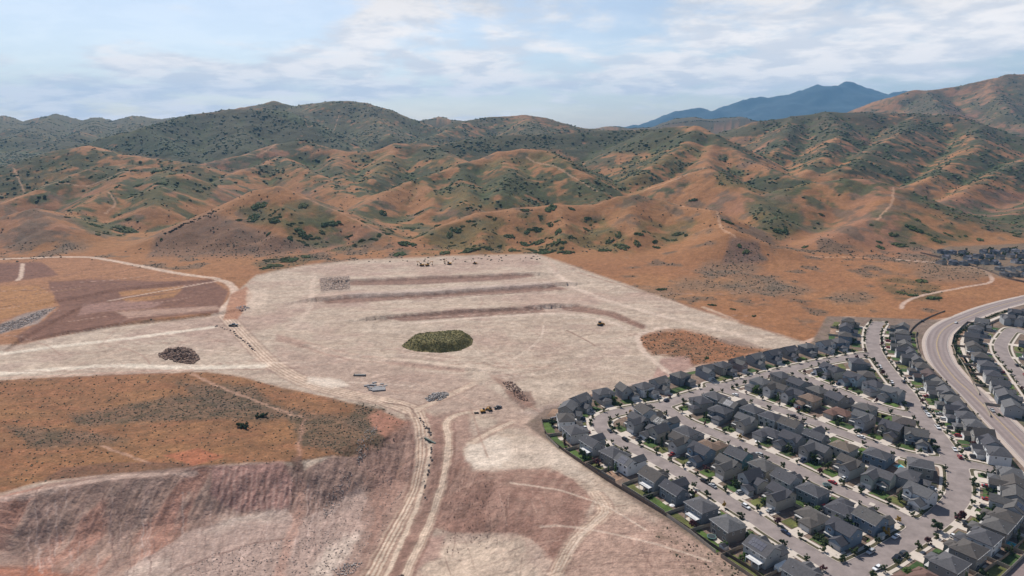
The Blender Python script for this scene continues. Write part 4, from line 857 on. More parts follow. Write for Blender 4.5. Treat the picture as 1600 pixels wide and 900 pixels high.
ROWS = [  # name, street, words, level of detail, [(u, v, options)]
 ('S','lower','along the bare dirt edge',2,[(889,655,dict(w=WHITEW,k='hip',n='white')),(909,672,dict(k='hip')),(931,691,dict(k='cross',d=1)),(962,707,dict(k='hip',w=(.2,.185,.165),n='taupe')),(985,720,dict(w=WHITEW,k='cross',solar=1,n='white')),(1031,741,dict(k='gable',d=1)),(1058,764,dict(k='cross')),(1108,788,dict(k='hip',d=1)),(1147,818,dict(k='hip',w=(.2,.17,.15),n='taupe')),(1207,850,dict(k='gable',solar=2,d=1)),(1268,888,dict(k='gable'))]),
 ('NA','lower','facing the nearest straight street',2,[(985,660,dict(k='cross',solar=1)),(1008,678,dict(k='tall')),(1050,692,dict(k='cross')),(1086,708,dict(k='gable',w=BLUEW,n='blue grey')),(1124,729,dict(k='cross')),(1164,752,dict(k='tall')),(1208,774,dict(k='cross')),(1257,806,dict(k='rambler',r=(.085,.075,.068))),(1308,832,dict(k='gable',solar=1,w=BLUEW,n='blue grey'))]),
 ('SD1','second','behind the nearest street row',2,[(1013,642,dict(k='gable')),(1046,657,dict(k='cross',solar=1,w=BLUEW,n='blue grey')),(1077,674,dict(k='hip')),(1113,690,dict(k='rambler',r=(.16,.105,.075),w=TANW,n='tan')),(1162,708,dict(k='gable',w=TEAL,n='teal')),(1198,727,dict(k='hip')),(1236,745,dict(k='gable')),(1281,763,dict(k='hip')),(1322,788,dict(k='rambler')),(1362,809,dict(k='gable',w=BLUEW,n='blue grey'))]),
 ('ND1','second','facing the second long street',2,[(1080,630,dict(k='hip')),(1114,648,dict(k='hip')),(1147,664,dict(k='cross')),(1184,681,dict(k='rambler')),(1222,692,dict(k='gable')),(1262,708,dict(k='cross')),(1315,729,dict(k='cross',w=(.3,.3,.3),n='pale grey')),(1366,750,dict(k='cross',w=(.25,.28,.26),n='sage grey')),(1421,777,dict(k='gable',w=WHITEW,n='white'))]),
 ('SD2','third','backing the second long street',2,[(1118,620,dict(k='hip')),(1144,632,dict(k='cross')),(1176,641,dict(k='hip')),(1206,652,dict(k='hip')),(1237,663,dict(k='gable')),(1277,681,dict(k='cross')),(1319,699,dict(k='hip',r=(.14,.11,.085),w=(.38,.36,.32),n='cream')),(1372,711,dict(k='hip',w=BLUEW,n='blue grey')),(1438,726,dict(k='hip'))]),
 ('ND2','third','facing the third long street',2,[(1178,601,dict(k='hip')),(1201,612,dict(k='cross')),(1225,623,dict(k='cross')),(1255,628,dict(k='hip',r=(.17,.115,.085),w=TANW,n='tan')),(1295,647,dict(k='rambler',r=(.135,.075,.058),w=TANW,n='tan')),(1338,657,dict(k='cross',w=(.28,.28,.29),n='pale grey')),(1378,676,dict(k='gable',w=TANW,n='cream')),(1433,690,dict(k='gable'))]),
 ('SD3','fourth','backing the third long street',1,[(1222,588,dict(k='hip')),(1248,599,dict(k='gable')),(1279,611,dict(k='hip')),(1309,622,dict(k='gable')),(1352,638,dict(k='hip')),(1412,660,dict(k='hip',r=(.085,.07,.065)))]),
 ('ND3','fourth','facing the short upper street',1,[(1274,578,dict(k='gable',w=WHITEW,n='white')),(1297,582,dict(k='hip')),(1319,594,dict(k='gable',w=(.34,.40,.44),n='pale blue')),(1350,605,dict(k='hip')),(1384,618,dict(k='gable',w=(.28,.30,.31),n='pale grey'))]),
 ('CB','main','inside the curved main street',1,[(1345,567,dict(k='hip')),(1363,588,dict(k='hip')),(1440,751,dict(k='hip')),]),
 ('NB','upper','along the graded pad edge',1,[(905,640,{}),(934,634,{}),(964,627,{}),(995,620,{}),(1026,614,dict(w=WHITEW,n='white')),(1057,607,{}),(1087,597,{}),(1122,586,{}),(1148,579,{}),(1172,572,dict(w=(.25,.2,.19),n='taupe')),(1197,565,{}),(1221,558,{}),(1245,552,{}),(1271,546,{}),(1307,544,dict(w=(.45,.47,.48),k='gable',n='white')),(1334,543,dict(w=BLUEW,n='blue grey'))]),
 ('CW','main','at the main street top',1,[(1340,504,{}),(1334,514,{}),(1330,526,dict(w=BLUEW,k='hip',n='blue'))]),
 ('CE','main','beside the collector road',1,[(1404,511,{}),(1403,520,{}),(1402,529,{}),(1404,539,{}),(1410,550,{}),(1419,561,{}),(1429,573,{}),(1439,586,dict(r=(.085,.06,.055))),(1449,599,{}),(1460,612,{}),(1471,624,{}),(1482,637,{}),(1493,650,{}),(1504,663,{}),(1515,676,{}),(1527,691,{}),(1541,706,dict(w=WHITEW,k='hip',n='white'))]),
 ('CL','main','outside the lower main bend',2,[(1561,738,dict(k='hip')),(1560,753,dict(k='gable')),(1558,769,dict(k='gable')),(1554,786,dict(k='cross')),(1546,800,dict(k='hip')),(1536,815,dict(k='hip',w=(.24,.21,.18),n='taupe')),(1515,832,dict(k='hip',w=WHITEW,n='white')),(1492,851,dict(k='hip')),(1458,870,dict(k='hip',w=(.3,.27,.25),n='pale grey')),(1418,893,dict(k='hip',r=(.13,.075,.06),w=TANW,n='tan'))]),
 ('EW','east','beyond the collector road',1,[(1539,506,{}),(1534,516,{}),(1530,528,{}),(1530,543,{}),(1538,558,{}),(1551,572,{}),(1565,588,{}),(1580,606,{}),(1595,622,{}),(1612,640,{})]),
 ('EE','east','on the far right street',1,[(1600,534,{}),(1604,551,{}),(1612,568,{}),(1622,585,{})]),
 ('ET','east','under the collector road bend',0,[(1576,498,{}),(1597,503,{}),(1585,489,{}),(1606,490,{})]),
 ('FAR','main','in the far hamlet',0,[(1472+i*16.5+(j%2)*8, 391+j*8-i*.3+(i*7%3), dict(r=[(.06,.06,.07),(.09,.09,.11),(.05,.05,.055),(.12,.12,.14)][(i+j)%4])) for j in range(3) for i in range(9) if 1472+i*16.5 < 1612 and (i*5+j*3)%7 != 1] + [(1563+i*17+j*8, 417+j*9, {}) for j in range(2) for i in range(4)]),
]
ORD = ['first','second','third','fourth','fifth','sixth','seventh','eighth','ninth','tenth','eleventh','twelfth','thirteenth','fourteenth','fifteenth','sixteenth','seventeenth','eighteenth','nineteenth','twentieth']
def ordw(i):
    if i < 20: return ORD[i]
    t = {2:'twenty', 3:'thirty', 4:'forty'}[i // 10 if (i+1) % 10 else (i+1)//10]
    return t + '-' + ORD[(i % 10)] if (i + 1) % 10 else {3:'thirtieth', 4:'fortieth'}[(i+1)//10]
def nearest(P, q):
    best = (1e9, None, None)
    for a, b in zip(P, P[1:]):
        d = b - a; t = np.clip(np.dot(q-a, d) / (np.dot(d, d) + 1e-9), 0, 1); c = a + d*t; r = np.hypot(*(q-c))
        if r < best[0]: best = (r, c, d / (np.hypot(*d) + 1e-9))
    return best
PROTO = {}; HOUSES = []
hrng = random.Random(5)
allpos = {rn: [at(u, v, 5.0) for u, v, o in hs] for rn, st, wd, lod, hs in ROWS}
SHAPE = {'gable':'gabled','hip':'hip roofed','cross':'front gabled','tall':'steep gabled','rambler':'low wide'}
for rn, st, wd, lod, hs in ROWS:
    pos = allpos[rn]; P = STW[st][0]
    for i, (u, v, o) in enumerate(hs):
        q = pos[i]; d, c, t = nearest(P, q)
        gaps = [np.hypot(*(q - p)) for k, p in enumerate(pos) if k != i]
        if rn == 'FAR': fd = np.array([-.3 if (i // 10) % 2 else .3, -1.0 if (i // 10) % 2 == 0 else 1.0])
        else: fd = (c - q) 
        fd = fd / np.hypot(*fd); rz = math.atan2(fd[1], fd[0]) + math.pi / 2
        if rn != 'FAR':
            need = STW[st][1] + 3.5 + 5.5 + 7.0        # set back from the kerb
            if d < need: q = c - fd * need if d > 1 else q
            pos[i] = q
        k = o.get('k') or hrng.choice(['gable','hip','cross','hip','gable','tall'] if lod else ['gable','hip','cross'])
        mir = hrng.choice([1, -1]); deck = bool(o.get('d')); key = (k, mir, lod, deck)
        if key not in PROTO:
            h = make_house(k, mir, lod, deck); PROTO[key] = h
        else: h = copy_tree(PROTO[key])
        sx = min(1.12, max(.62, .87 * min(gaps) / 10.4)) if gaps else 1
        if k == 'rambler': sx = min(1.1, sx * .95)
        h.location = (q[0], q[1], 0); h.rotation_euler = (0, 0, rz); h.scale = (sx, 1.05, 1.05) if rn != 'FAR' else (sx * .8, .75, .8)
        gi = hrng.randrange(len(GREYS)); w = o.get('w') or GREYS[gi]; nm = o.get('n') or GNAME[gi]; rc = o.get('r') or hrng.choice(ROOFS)
        for ch in h.children:
            b = ch.name.split('.')[0]
            if b == 'wall': ch.color = (*w, 1)
            elif b == 'roof': ch.color = (*rc, 1)
            elif b == 'garage_door': ch.color = (*(random.choice([(.55,.54,.52),(.40,.39,.38),(.30,.29,.28),(.60,.6,.6)])), 1)
        rn_word = 'brown roofed' if rc[0] > .1 else 'dark roofed'
        lab = f"{nm} {'' if SHAPE[k].endswith('roofed') else rn_word + ' '}{SHAPE[k]} house, {ordw(i)} {wd}"
        tag(h, ' '.join(lab.split()[:16]), 'house', 'houses ' + wd)
        h['_sx'] = sx
        if o.get('solar') and lod > 1:
            def sol(bm, k=k, n=o['solar']):
                hh, e = (2.5, 5.7) if k == 'gable' else (2.2, 5.7); yc, y1 = (.95, 5.5) if k == 'gable' else (1.95, 5.5); kk = hh / (y1 - yc)
                for a in range(5 if n > 1 else 4):
                    for b in range(2):
                        xa = -2.6 + a * 1.3; ya = yc + .5 + b * 1.75; yb = ya + 1.65
                        z = lambda y: e + hh - (y - yc) * kk + .36
                        vs = [(xa, ya, z(ya)), (xa+1.22, ya, z(ya)), (xa+1.22, yb, z(yb)), (xa, yb, z(yb))]
                        A = [bm.verts.new(p) for p in vs]; Bv = [bm.verts.new((p[0], p[1], p[2]-.05)) for p in vs]
                        bm.faces.new(A); bm.faces.new(Bv[::-1])
                        for q4 in range(4): bm.faces.new([A[q4], Bv[q4], Bv[(q4+1)%4], A[(q4+1)%4]])
            bm_obj('solar_panel', sol, m_solar, h)
        HOUSES.append(dict(row=rn, i=i, q=q, rz=rz, fd=fd, c=c, sx=sx, mir=mir, k=k, lod=lod, st=st, n=len(hs), o=h, wd=wd, nm=nm, gap=min(gaps) if gaps else 14))
def loc(h, x, y):
    """house frame -> place; front is -y"""
    a = h['rz']; return np.array([h['q'][0] + x * math.cos(a) - y * math.sin(a), h['q'][1] + x * math.sin(a) + y * math.cos(a)])
# driveways, lawns, yard fences
RW2 = smooth_line(RW, 8)
DV, DQ = [], []; LV, LQ, LC = [], [], []
LAWNS = [(.050,.085,.018),(.065,.105,.02),(.045,.07,.018),(.10,.105,.03),(.04,.075,.02)]
def quad(V, Q, pts, z):
    b = len(V); V.extend([(p[0], p[1], z) for p in pts]); Q.append([b, b+1, b+2, b+3])
def df_at(p):
    i = int(round((p[0] - x0) / gs)); j = int(round((p[1] - y0) / gs))
    return DF[j, i] if 0 <= i < DF.shape[1] and 0 <= j < DF.shape[0] else 50.0
def patch(h, xa, xb, ya, yb, z, c=None, V=LV, Q=LQ):
    if c is not None:                                   # grass in small squares, kept off the paving
        nx, ny = max(1, int((xb - xa) / 1.0)), max(1, int((yb - ya) / 1.0))
        for i in range(nx):
            for j in range(ny):
                a0, a1 = xa + (xb-xa)*i/nx, xa + (xb-xa)*(i+1)/nx; b0, b1 = ya + (yb-ya)*j/ny, ya + (yb-ya)*(j+1)/ny
                P4 = [loc(h, a0, b0), loc(h, a1, b0), loc(h, a1, b1), loc(h, a0, b1)]
                if min(df_at(p) for p in P4) < 3.6 or any(np.hypot(*(p - RW2[k])) < 15 for p in P4[:1] for k in range(0, len(RW2), 3)): continue
                quad(V, Q, P4, z); jit = 1 + (float(vnoise(np.array([P4[0][0] * .35]), np.array([P4[0][1] * .35]), 9)[0]) - .5) * .7
                LC.extend([tuple(q * jit for q in c)] * 4)
        return
    quad(V, Q, [loc(h, xa, ya), loc(h, xb, ya), loc(h, xb, yb), loc(h, xa, yb)], z)
def fence_obj(pts, hgt, label, m, thick=.09, z=0, board=True, group=None):
    def b(bm):
        for a, c in zip(pts, pts[1:]):
            t = c - a; L = np.hypot(*t); t = t / L; n = np.array([-t[1], t[0]]) * thick / 2
            vs = [a+n, c+n, c-n, a-n]; A = [bm.verts.new((p[0], p[1], z - .2)) for p in vs]; B = [bm.verts.new((p[0], p[1], z + hgt)) for p in vs]
            bm.faces.new(A[::-1]); bm.faces.new(B)
            for i in range(4): bm.faces.new([A[i], A[(i+1)%4], B[(i+1)%4], B[i]])
            k = int(L // 2.4)
            for j in range(k + 1):
                p = a + t * min(j * 2.4, L); s = .08
                box(bm, p[0]-s, p[0]+s, p[1]-s, p[1]+s, z - .2, z + hgt + .12)
    o = bm_obj('garden_fence', b, m); return tag(o, label, 'fence', group)
m_fence = mat('weathered_fence_boards', (.27,.215,.165), .9, .3, 1.2); m_vinyl = mat('tan_vinyl_fence', (.36,.31,.25), .7, .1, 1.0); m_dfence = mat('dark_fence_boards', (.13,.095,.075), .9, .3, 1.2)
for h in HOUSES:
    if h['row'] in ('FAR', 'ET'): continue
    s = h['mir']; sx = h['sx']; d = np.hypot(*(h['c'] - h['q'])); w = STW[h['st']][1]
    front = -(d - w) if d < 40 else -20
    gc = s * 2.5 * sx; gf = {'gable':-8.4,'hip':-8.4,'cross':-7.6,'tall':-7.4,'rambler':-7.6}[h['k']] * 1.05
    patch(h, gc - 2.6*sx - .2, gc + 2.6*sx + .2, front + .02, gf, .155 + .0005 * h['i'], V=DV, Q=DQ)
    if hrng.random() < .5: patch(h, gc + s*(2.6*sx+.25), gc + s*(2.6*sx + 1.5), front + 4, gf + 2, .150, V=DV, Q=DQ)
    c = hrng.choice(LAWNS); g = h['gap'] * .5
    xa, xb = (-s*.0 - g + .6, gc - 2.9*sx - .3) if s > 0 else (gc + 2.9*sx + .3, g - .6)
    if xb - xa > 1: patch(h, xa, xb, front + 3.6, -3.9*1.05 - 1.2, .06, c); patch(h, xa, xb, -5.4, -4.0, .065, (.05,.045,.022))
    deep = 6.5 if h['row'] in ('S','SD1','NA') else 8.0
    if h['row'] == 'S': deep = 9.0
    if h['row'] in ('CE',): deep = 6.0
    B = 5.9
    c2 = hrng.choice(LAWNS) if hrng.random() < .8 else (.24,.15,.10)
    patch(h, -g + .5, g - .5, B + 2.6, B + deep - .6, .05, c2)
    if hrng.random() < .75: a = hrng.uniform(-g*.5, g*.2); patch(h, a, a + hrng.uniform(2.5, 4.5), B + .2, B + hrng.uniform(2.2, 3.6), .12, V=DV, Q=DQ)
    if h['row'] in ('NB',) : continue
    if hrng.random() < .9 or h['row'] == 'S':
        mm = hrng.choice([m_fence, m_vinyl, m_vinyl]); e = loc(h, g, B + deep); f0 = loc(h, g, -.5); f1 = loc(h, -g, B + deep)
        def cut(a, b):
            n = 1.0
            for k in range(1, 21):
                if df_at(a + (b - a) * k / 20) < 3.8: n = (k - 1) / 20; break
            return a + (b - a) * n
        e2 = cut(f0, e); f1 = cut(e2, f1) if np.allclose(e2, e) else e2
        e = e2
        if np.hypot(*(e - f0)) < 1.5: continue
        if np.hypot(*(f1 - e)) < 1.0: f1 = e + (f1 - e + 1e-6) * 0 + (e - f0) / np.hypot(*(e - f0)) * .3
        pts = [f0, e, f1] if h['row'] in ('S','SD1','SD2','SD3','CE','CL','EW') else [f0, e]
        fence_obj(pts, 1.75, f"tan yard fence of the {ordw(h['i'])} house {h['wd']}", mm, group='garden fences ' + h['wd'])
me = mesh_np('driveway', DV, DQ, False); tag(link('driveway', me, m_conc), 'pale concrete driveways and patios of the housing area', 'driveway', kind='structure')
me = mesh_np('lawn', LV, LQ, False, np.array(LC, np.float32)); tag(link('lawn', me, mat('lawn_grass', attr='Col', noise=.45, nscale=.9, rough=.95)), 'green and half dry lawns between the houses', 'lawn', kind='stuff')
# ------------------------------------------------------------------ leaves, bushes and trees
def ico(sub):
    bm = bmesh.new(); bmesh.ops.create_icosphere(bm, subdivisions=sub, radius=1); V = np.array([v.co[:] for v in bm.verts]); Fc = np.array([[v.index for v in f.verts] for f in bm.faces]); bm.free(); return V, Fc
IV1, IF1 = ico(1); IV2, IF2 = ico(2)
def lumps(centres, radii, squash=.8, seed=0, jit=.28, sub=1):
    r = np.random.default_rng(seed); Vb, Fb = (IV1, IF1) if sub == 1 else (IV2, IF2); n = len(centres)
    J = 1 + (r.random((n, len(Vb), 1)) - .5) * 2 * jit
    V = Vb[None] * J * np.asarray(radii)[:, None, None] * np.array([1, 1, squash]) + np.asarray(centres)[:, None, :]
    return V.reshape(-1, 3), (Fb[None] + (np.arange(n) * len(Vb))[:, None, None]).reshape(-1, 3)
def leaf_cloud(centres, radii, n, size, seed, squash=1.0):
    r = np.random.default_rng(seed); k = r.integers(0, len(centres), n); d = r.normal(size=(n, 3)); d /= np.linalg.norm(d, axis=1)[:, None]
    rad = np.asarray(radii)[k][:, None] * (.55 + .5 * r.random((n, 1))); P = np.asarray(centres)[k] + d * rad * np.array([1, 1, squash])
    a = r.normal(size=(n, 3)); a /= np.linalg.norm(a, axis=1)[:, None]; b = np.cross(a, d + .01); b /= np.linalg.norm(b, axis=1)[:, None] + 1e-9
    s = size * (.6 + .8 * r.random((n, 1))); V = np.stack([P - a*s, P + b*s*.6, P + a*s, P - b*s*.6], 1).reshape(-1, 3)
    return V, np.arange(n * 4).reshape(-1, 4)
def fol(name, c, var=.45, sc=.8): return mat(name, c, .9, var, sc, spec=.15)
m_oak = [fol('scrub_oak_leaves', (.058,.078,.026), .5, .25), fol('scrub_olive_leaves', (.078,.086,.030), .5, .25), fol('juniper_leaves', (.026,.034,.017), .4, .4)]
m_leaf = [fol('street_tree_leaves', (.045,.062,.022)), fol('dark_tree_leaves', (.028,.042,.018)), fol('maroon_leaves', (.075,.028,.03)), fol('yellow_leaves', (.28,.17,.03)), fol('bright_green_leaves', (.06,.10,.022))]
m_bark = mat('bark', (.09,.065,.05), .95, .3, 3)
def tree_meshes(seed, m, shape):
    r = np.random.default_rng(seed); n = 16
    if shape == 'round': c = r.normal(size=(n, 3)) * np.array([.46,.46,.42]) + np.array([0,0,1.35]); rad = .34 + .22 * r.random(n)
    elif shape == 'column': c = np.stack([r.normal(size=n)*.18, r.normal(size=n)*.18, np.linspace(.6,3.0,n)], 1); rad = .42 - .012 * np.arange(n)
    else: c = r.normal(size=(n, 3)) * np.array([.6,.6,.22]) + np.array([0,0,.42]); rad = .3 + .2 * r.random(n)
    c[:, 2] = np.maximum(c[:, 2], .25); V, Q = leaf_cloud(c, rad, 620, .085, seed, .95); V2, F2 = lumps(c, rad * .72, .95, seed + 1, .3)
    Q3 = np.concatenate([F2, F2[:, 2:3]], 1)
    me = bpy.data.meshes.new('crown'); allV = np.concatenate([V, V2]); faces = Q.tolist() + (F2 + len(V)).tolist(); me.from_pydata(allV.tolist(), [], faces); me.update(); me.materials.append(m)
    bm = bmesh.new(); h = 1.4 if shape != 'shrub' else .4
    def limb(a, b, r0, r1):
        a, b = Vector(a), Vector(b); q = (b - a).to_track_quat('Z', 'Y'); A = []; B = []
        for k in range(6):
            d = Vector((math.cos(k*math.pi/3), math.sin(k*math.pi/3), 0)); A.append(bm.verts.new(a + q @ (d*r0))); B.append(bm.verts.new(b + q @ (d*r1)))
        for k in range(6): bm.faces.new([A[k], A[(k+1)%6], B[(k+1)%6], B[k]])
    limb((0,0,-.1), (0,0,h*.7), .075, .055)
    for k in range(4): a = k*1.6 + seed; limb((0,0,h*.6), (math.cos(a)*.4, math.sin(a)*.4, h*1.05), .045, .02)
    mt = bpy.data.meshes.new('trunk'); bm.to_mesh(mt); bm.free(); mt.materials.append(m_bark)
    return me, mt
TM = {}
def plant(kind, mi, x, y, z, size, name, label, cat, group, shape='round', seed=0, trunk=True):
    key = (mi, shape, seed % 3)
    if key not in TM: TM[key] = tree_meshes(31 + seed % 3 * 7 + mi, m_leaf[mi], shape)
    me, mt = TM[key]; r = empty(name, (x, y, z), hrng.uniform(0, 6.28), (size, size, size * hrng.uniform(.9, 1.15)))
    link('crown' if trunk else 'foliage', me, None, r)
    if trunk: link('trunk', mt, None, r)
    else: link('stem', mt, None, r)
    return tag(r, label, cat, group)
NT = 0
WORDS = {'lower':'the nearest straight street','second':'the second long street','third':'the third long street','fourth':'the short upper street','upper':'the street below the pad','main':'the curved main street','east':'the far right street','spur':'the main street'}
for k, (P, w) in STW.items():
    if k == 'spur': continue
    acc = 0; step = {'main': 8.5, 'upper': 10, 'lower': 10.5, 'east': 12}.get(k, 12)
    for a, b in zip(P, P[1:]):
        L = np.hypot(*(b - a)); t = (b - a) / (L + 1e-9)
        while acc < L:
            q = a + t * acc; acc += step * hrng.uniform(.75, 1.3)
            for sd in (1, -1):
                if hrng.random() < .18: continue
                p = q + np.array([t[1], -t[0]]) * sd * (w + 1.15)
                if not (.4 < df_at(p) < 2.0) or p[0] > 400: continue
                pu, pv = project(p[0], p[1], 0)
                if not (-20 < pu < 1620 and pv < 915): continue
                mi = hrng.choices([0, 1, 2, 3], [5, 5, 1.2, .3])[0]; nm = ['green','dark green','maroon','yellow'][mi]
                plant('t', mi, p[0], p[1], .1, hrng.uniform(.95, 1.6), 'street_tree', f"small {nm} street tree in the planting strip of {WORDS[k]}", 'tree', f"{nm} street trees along {WORDS[k]}", seed=NT); NT += 1
        acc -= L
for h in HOUSES:
    if h['row'] in ('FAR','ET'): continue
    g = h['gap'] * .5; s = h['mir']
    for j in range(3 if h['lod'] > 1 else 1):
        side = hrng.random(); x = -s * hrng.uniform(1.5, max(2, g - 1)); y = -hrng.uniform(5.5, 8.5) if side < .55 else 6.3 + hrng.uniform(1.5, 4.5)
        p = loc(h, x, y)
        if df_at(p) < 4.2: continue
        sh = hrng.choice(['round','round','shrub','column']); mi = hrng.choices([0,1,2,4], [3,5,1,2])[0]; nm = ['green','dark green','maroon','','bright green'][mi]; ww = {'round':'leafy yard tree','shrub':'low bush','column':'narrow upright tree'}[sh]
        plant('t', mi, p[0], p[1], 0, hrng.uniform(1.1, 2.1) if sh != 'shrub' else hrng.uniform(1.2, 2.2), 'yard_tree' if sh != 'shrub' else 'yard_bush', f"{nm} {ww} beside the {ordw(h['i'])} house {h['wd']}", 'tree' if sh != 'shrub' else 'bush', 'garden plants ' + h['wd'], sh, NT, sh != 'shrub'); NT += 1
for (u, v, mi, sz, lb) in ((1464,830,1,2.4,'large dark green tree overhanging the lower bend of the main street'), (1501,815,2,2.1,'spreading maroon tree on the outer side of the lower bend'), (1383,838,3,1.8,'golden leaved tree in the corner yard by the lower bend'),
                           (1402,816,3,1.3,'small yellow tree on the corner of the second long street'), (378,668,1,2.9,'lone dark round tree on the dry grass plateau, left of two'), (410,651,1,2.9,'lone dark round tree on the dry grass plateau, right of two')):
    p = at(u, v); plant('t', mi, p[0], p[1], hz(*p) if u < 800 else 0, sz, 'tree', lb, 'tree', None, 'round' if u > 800 else 'shrub', NT); NT += 1
# beds along the collector road
bed = offset_line(RW[3:], SIDE * 13.8); n = 0
for i in range(0, len(bed), 1):
    p = bed[i] + np.array([hrng.uniform(-1.2, 1.2), hrng.uniform(-1.2, 1.2)]); pu, pv = project(p[0], p[1], 0)
    if pu > 1612 or n > 60: continue
    plant('t', hrng.choice([0, 1, 1]), p[0], p[1], 0, hrng.uniform(1.0, 1.7), 'roadside_bush', 'dark green low bush in the bed between collector road and footpath', 'bush', 'bushes in the collector road bed', 'shrub', n, False); n += 1
# ---- scrub on the hills
def clump_mesh(seed, m, n=46, flat=.34):
    r = np.random.default_rng(seed); a = r.random(n) * 6.283; rr = np.sqrt(r.random(n)) * .85; c = np.stack([np.cos(a)*rr*(.8+.3*r.random(n)), np.sin(a)*rr*.75, np.full(n, .06) + .16*(1-rr)*r.random(n)], 1)
    rad = .10 + .13 * r.random(n); V, Fc = lumps(c, rad, 1.0, seed, .32); V2, Q2 = leaf_cloud(c, rad * 1.05, 900, .035, seed)
    me = bpy.data.meshes.new('scrub_clump'); me.from_pydata(np.concatenate([V, V2]).tolist(), [], Fc.tolist() + (Q2 + len(V)).tolist()); me.update(); me.materials.append(m); return me
CM = [clump_mesh(70 + i, m_oak[i % 2]) for i in range(6)]; JM = [clump_mesh(90 + i, m_oak[2], 20) for i in range(2)]
PATCH = [(861,327,14),(820,329,10),(893,327,8),(918,343,8),(916,360,9),(860,352,11),(841,360,10),(823,363,8),(796,370,11),(781,386,7),(873,362,12),(891,372,10),(870,378,13),(840,380,16),(820,383,12),(636,382,20),(713,360,15),(703,368,12),(683,353,9),(663,366,8),
 (655,333,10),(641,357,13),(598,333,12),(966,367,12),(953,377,10),(995,382,12),(973,387,16),(998,367,9),(1023,378,9),(1026,388,9),(1060,367,11),(736,392,20),(696,396,17),(626,398,18),(883,396,16),(850,396,18),(723,380,5),(1136,347,12),(1083,313,9),(1428,358,17),
 (1433,345,12),(1481,367,9),(1361,352,6),(1396,367,12),(1403,383,14),(1376,387,10),(1531,376,11),(1283,337,6),(1311,305,4),(1219,362,15),(1258,387,8),(1463,377,11),(160,277,8),(142,277,6),(192,276,6),(150,353,12),(200,343,7),(193,360,28),(153,367,8),(105,340,6),
 (397,341,18),(373,344,7),(405,322,15),(430,347,12),(473,323,12),(470,363,16),(420,366,8),(503,363,9),(517,350,18),(453,373,8),(182,293,7),(217,290,10),(253,287,12),(247,268,12),(210,267,8),(252,375,6),
 (1439,440,16),(1408,458,12),(1425,462,11),(1447,457,9),(1457,467,17),(1112,478,8),(1178,495,7),(1033,453,11),(1145,484,6),(455,408,20),(430,416,17),(478,402,12),(415,420,10),(1105,560,7),(1165,395,10),(1155,385,7),(945,392,14),(800,392,12),(765,390,9)]
nI = 0
def scrub(x, y, z, r, me, label, group, tall=1.0):
    global nI
    o = link('scrub_clump', me); o.location = (x, y, z); e = max(2.0, r * .6); zx = height(np.array([x + e, x - e, x, x]), np.array([y, y, y + e, y - e])); nrm = Vector((-(zx[0] - zx[1]) / (2*e), -(zx[2] - zx[3]) / (2*e), 1)).normalized() if r > 2.5 and tall == 1.0 else Vector((0, 0, 1))
    o.rotation_euler = (Vector((0, 0, 1)).rotation_difference(nrm) @ Matrix.Rotation(hrng.uniform(0, 6.28), 3, 'Z').to_quaternion()).to_euler(); o.scale = (r, r * hrng.uniform(.6, .95), min(r, 3 + r * .35) * tall); tag(o, label, 'bush', group); nI += 1; return o
REG = [(-1e9, 330, 'green scrub oak clump on the tan slopes at the left'), (330, 640, 'green scrub oak clump on the mound left of the pad'), (640, 1010, 'green scrub oak clump on the ridge right behind the pad'), (1010, 1e9, 'green scrub oak clump on the dry slopes at the right')]
def reg(u): return [t for a, b, t in REG if a <= u < b][0]
for u, v, r in PATCH:
    p = hit(u, v); R = r * p[1] / F * .95; l = reg(u); scrub(p[0], p[1], p[2] - .15, R, CM[hrng.randrange(6)], l, l.replace('clump', 'clumps'))
for i in range(22):
    u = 343 + (257 - 343) * i / 21 + hrng.uniform(-2, 2); v = 328 + (366 - 328) * i / 21 + hrng.uniform(-1.5, 1.5); p = hit(u, v)
    scrub(p[0], p[1], p[2] - .3, hrng.uniform(2.8, 4.6), JM[i % 2], 'dark juniper in the straight line down the left ridge', 'dark junipers lined down the left ridge', 1.5)
gness = np.clip(gmask * 1.4 - .25, 0, 1); gness[Y < 930] = 0; gness[np.abs(X) > Y * .82] = 0
cell = np.gradient(YR)[:, None] * np.repeat(YR[:, None], NX, 1) * np.gradient(TX)[None, :]; wgt = (gness * cell.ravel() / (np.maximum(Y, 900) / 1000) ** 1.35)
Ud = np.abs(fbm(xf, yf, 55, 3, 301)); wgt = wgt * (.06 + .94 * sstep(.47, .55, Ud))
pick = rng.choice(len(wgt), 34000, p=wgt / wgt.sum()); order = pick[np.argsort(Y[pick])]
m3 = np.where((Y > 940) & (Y < 4000) & (np.abs(X) < Y * .82))[0]; w3 = cell.ravel()[m3] * sstep(.48, .62, fbm(xf[m3], yf[m3], 120, 3, 303)) / Y[m3] ** 1.3; dots = m3[rng.choice(len(m3), 6000, p=w3 / w3.sum())]
for i in order[:190]:
    l = reg(U[i]); scrub(X[i], Y[i], Zt[i] - .2, rng.uniform(3.0, 6.5), CM[hrng.randrange(6)], l, l.replace('clump', 'clumps'))
sel = np.concatenate([order[190:], dots]); rs_ = np.concatenate([rng.uniform(1.5, 4.2, len(order) - 190) * np.clip(Y[order[190:]] / 1500, .8, 1.5), rng.uniform(.8, 2.3, len(dots)) * np.clip(Y[dots] / 1500, .8, 2.0)])
jx = rng.normal(size=(len(sel), 2)) * 2.0; cc = np.stack([X[sel] + jx[:, 0], Y[sel] + jx[:, 1], Zt[sel] + .1 * rs_], 1)
Vs, Fs = lumps(cc, rs_, .62, 401, .35); sc_col = np.repeat(np.concatenate([rng.uniform(.6, 1.25, (len(order) - 190, 1)) * np.array([[.070,.086,.030]]), rng.uniform(.6, 1.2, (len(dots), 1)) * np.array([[.050,.048,.026]])]), len(IV1), 0)
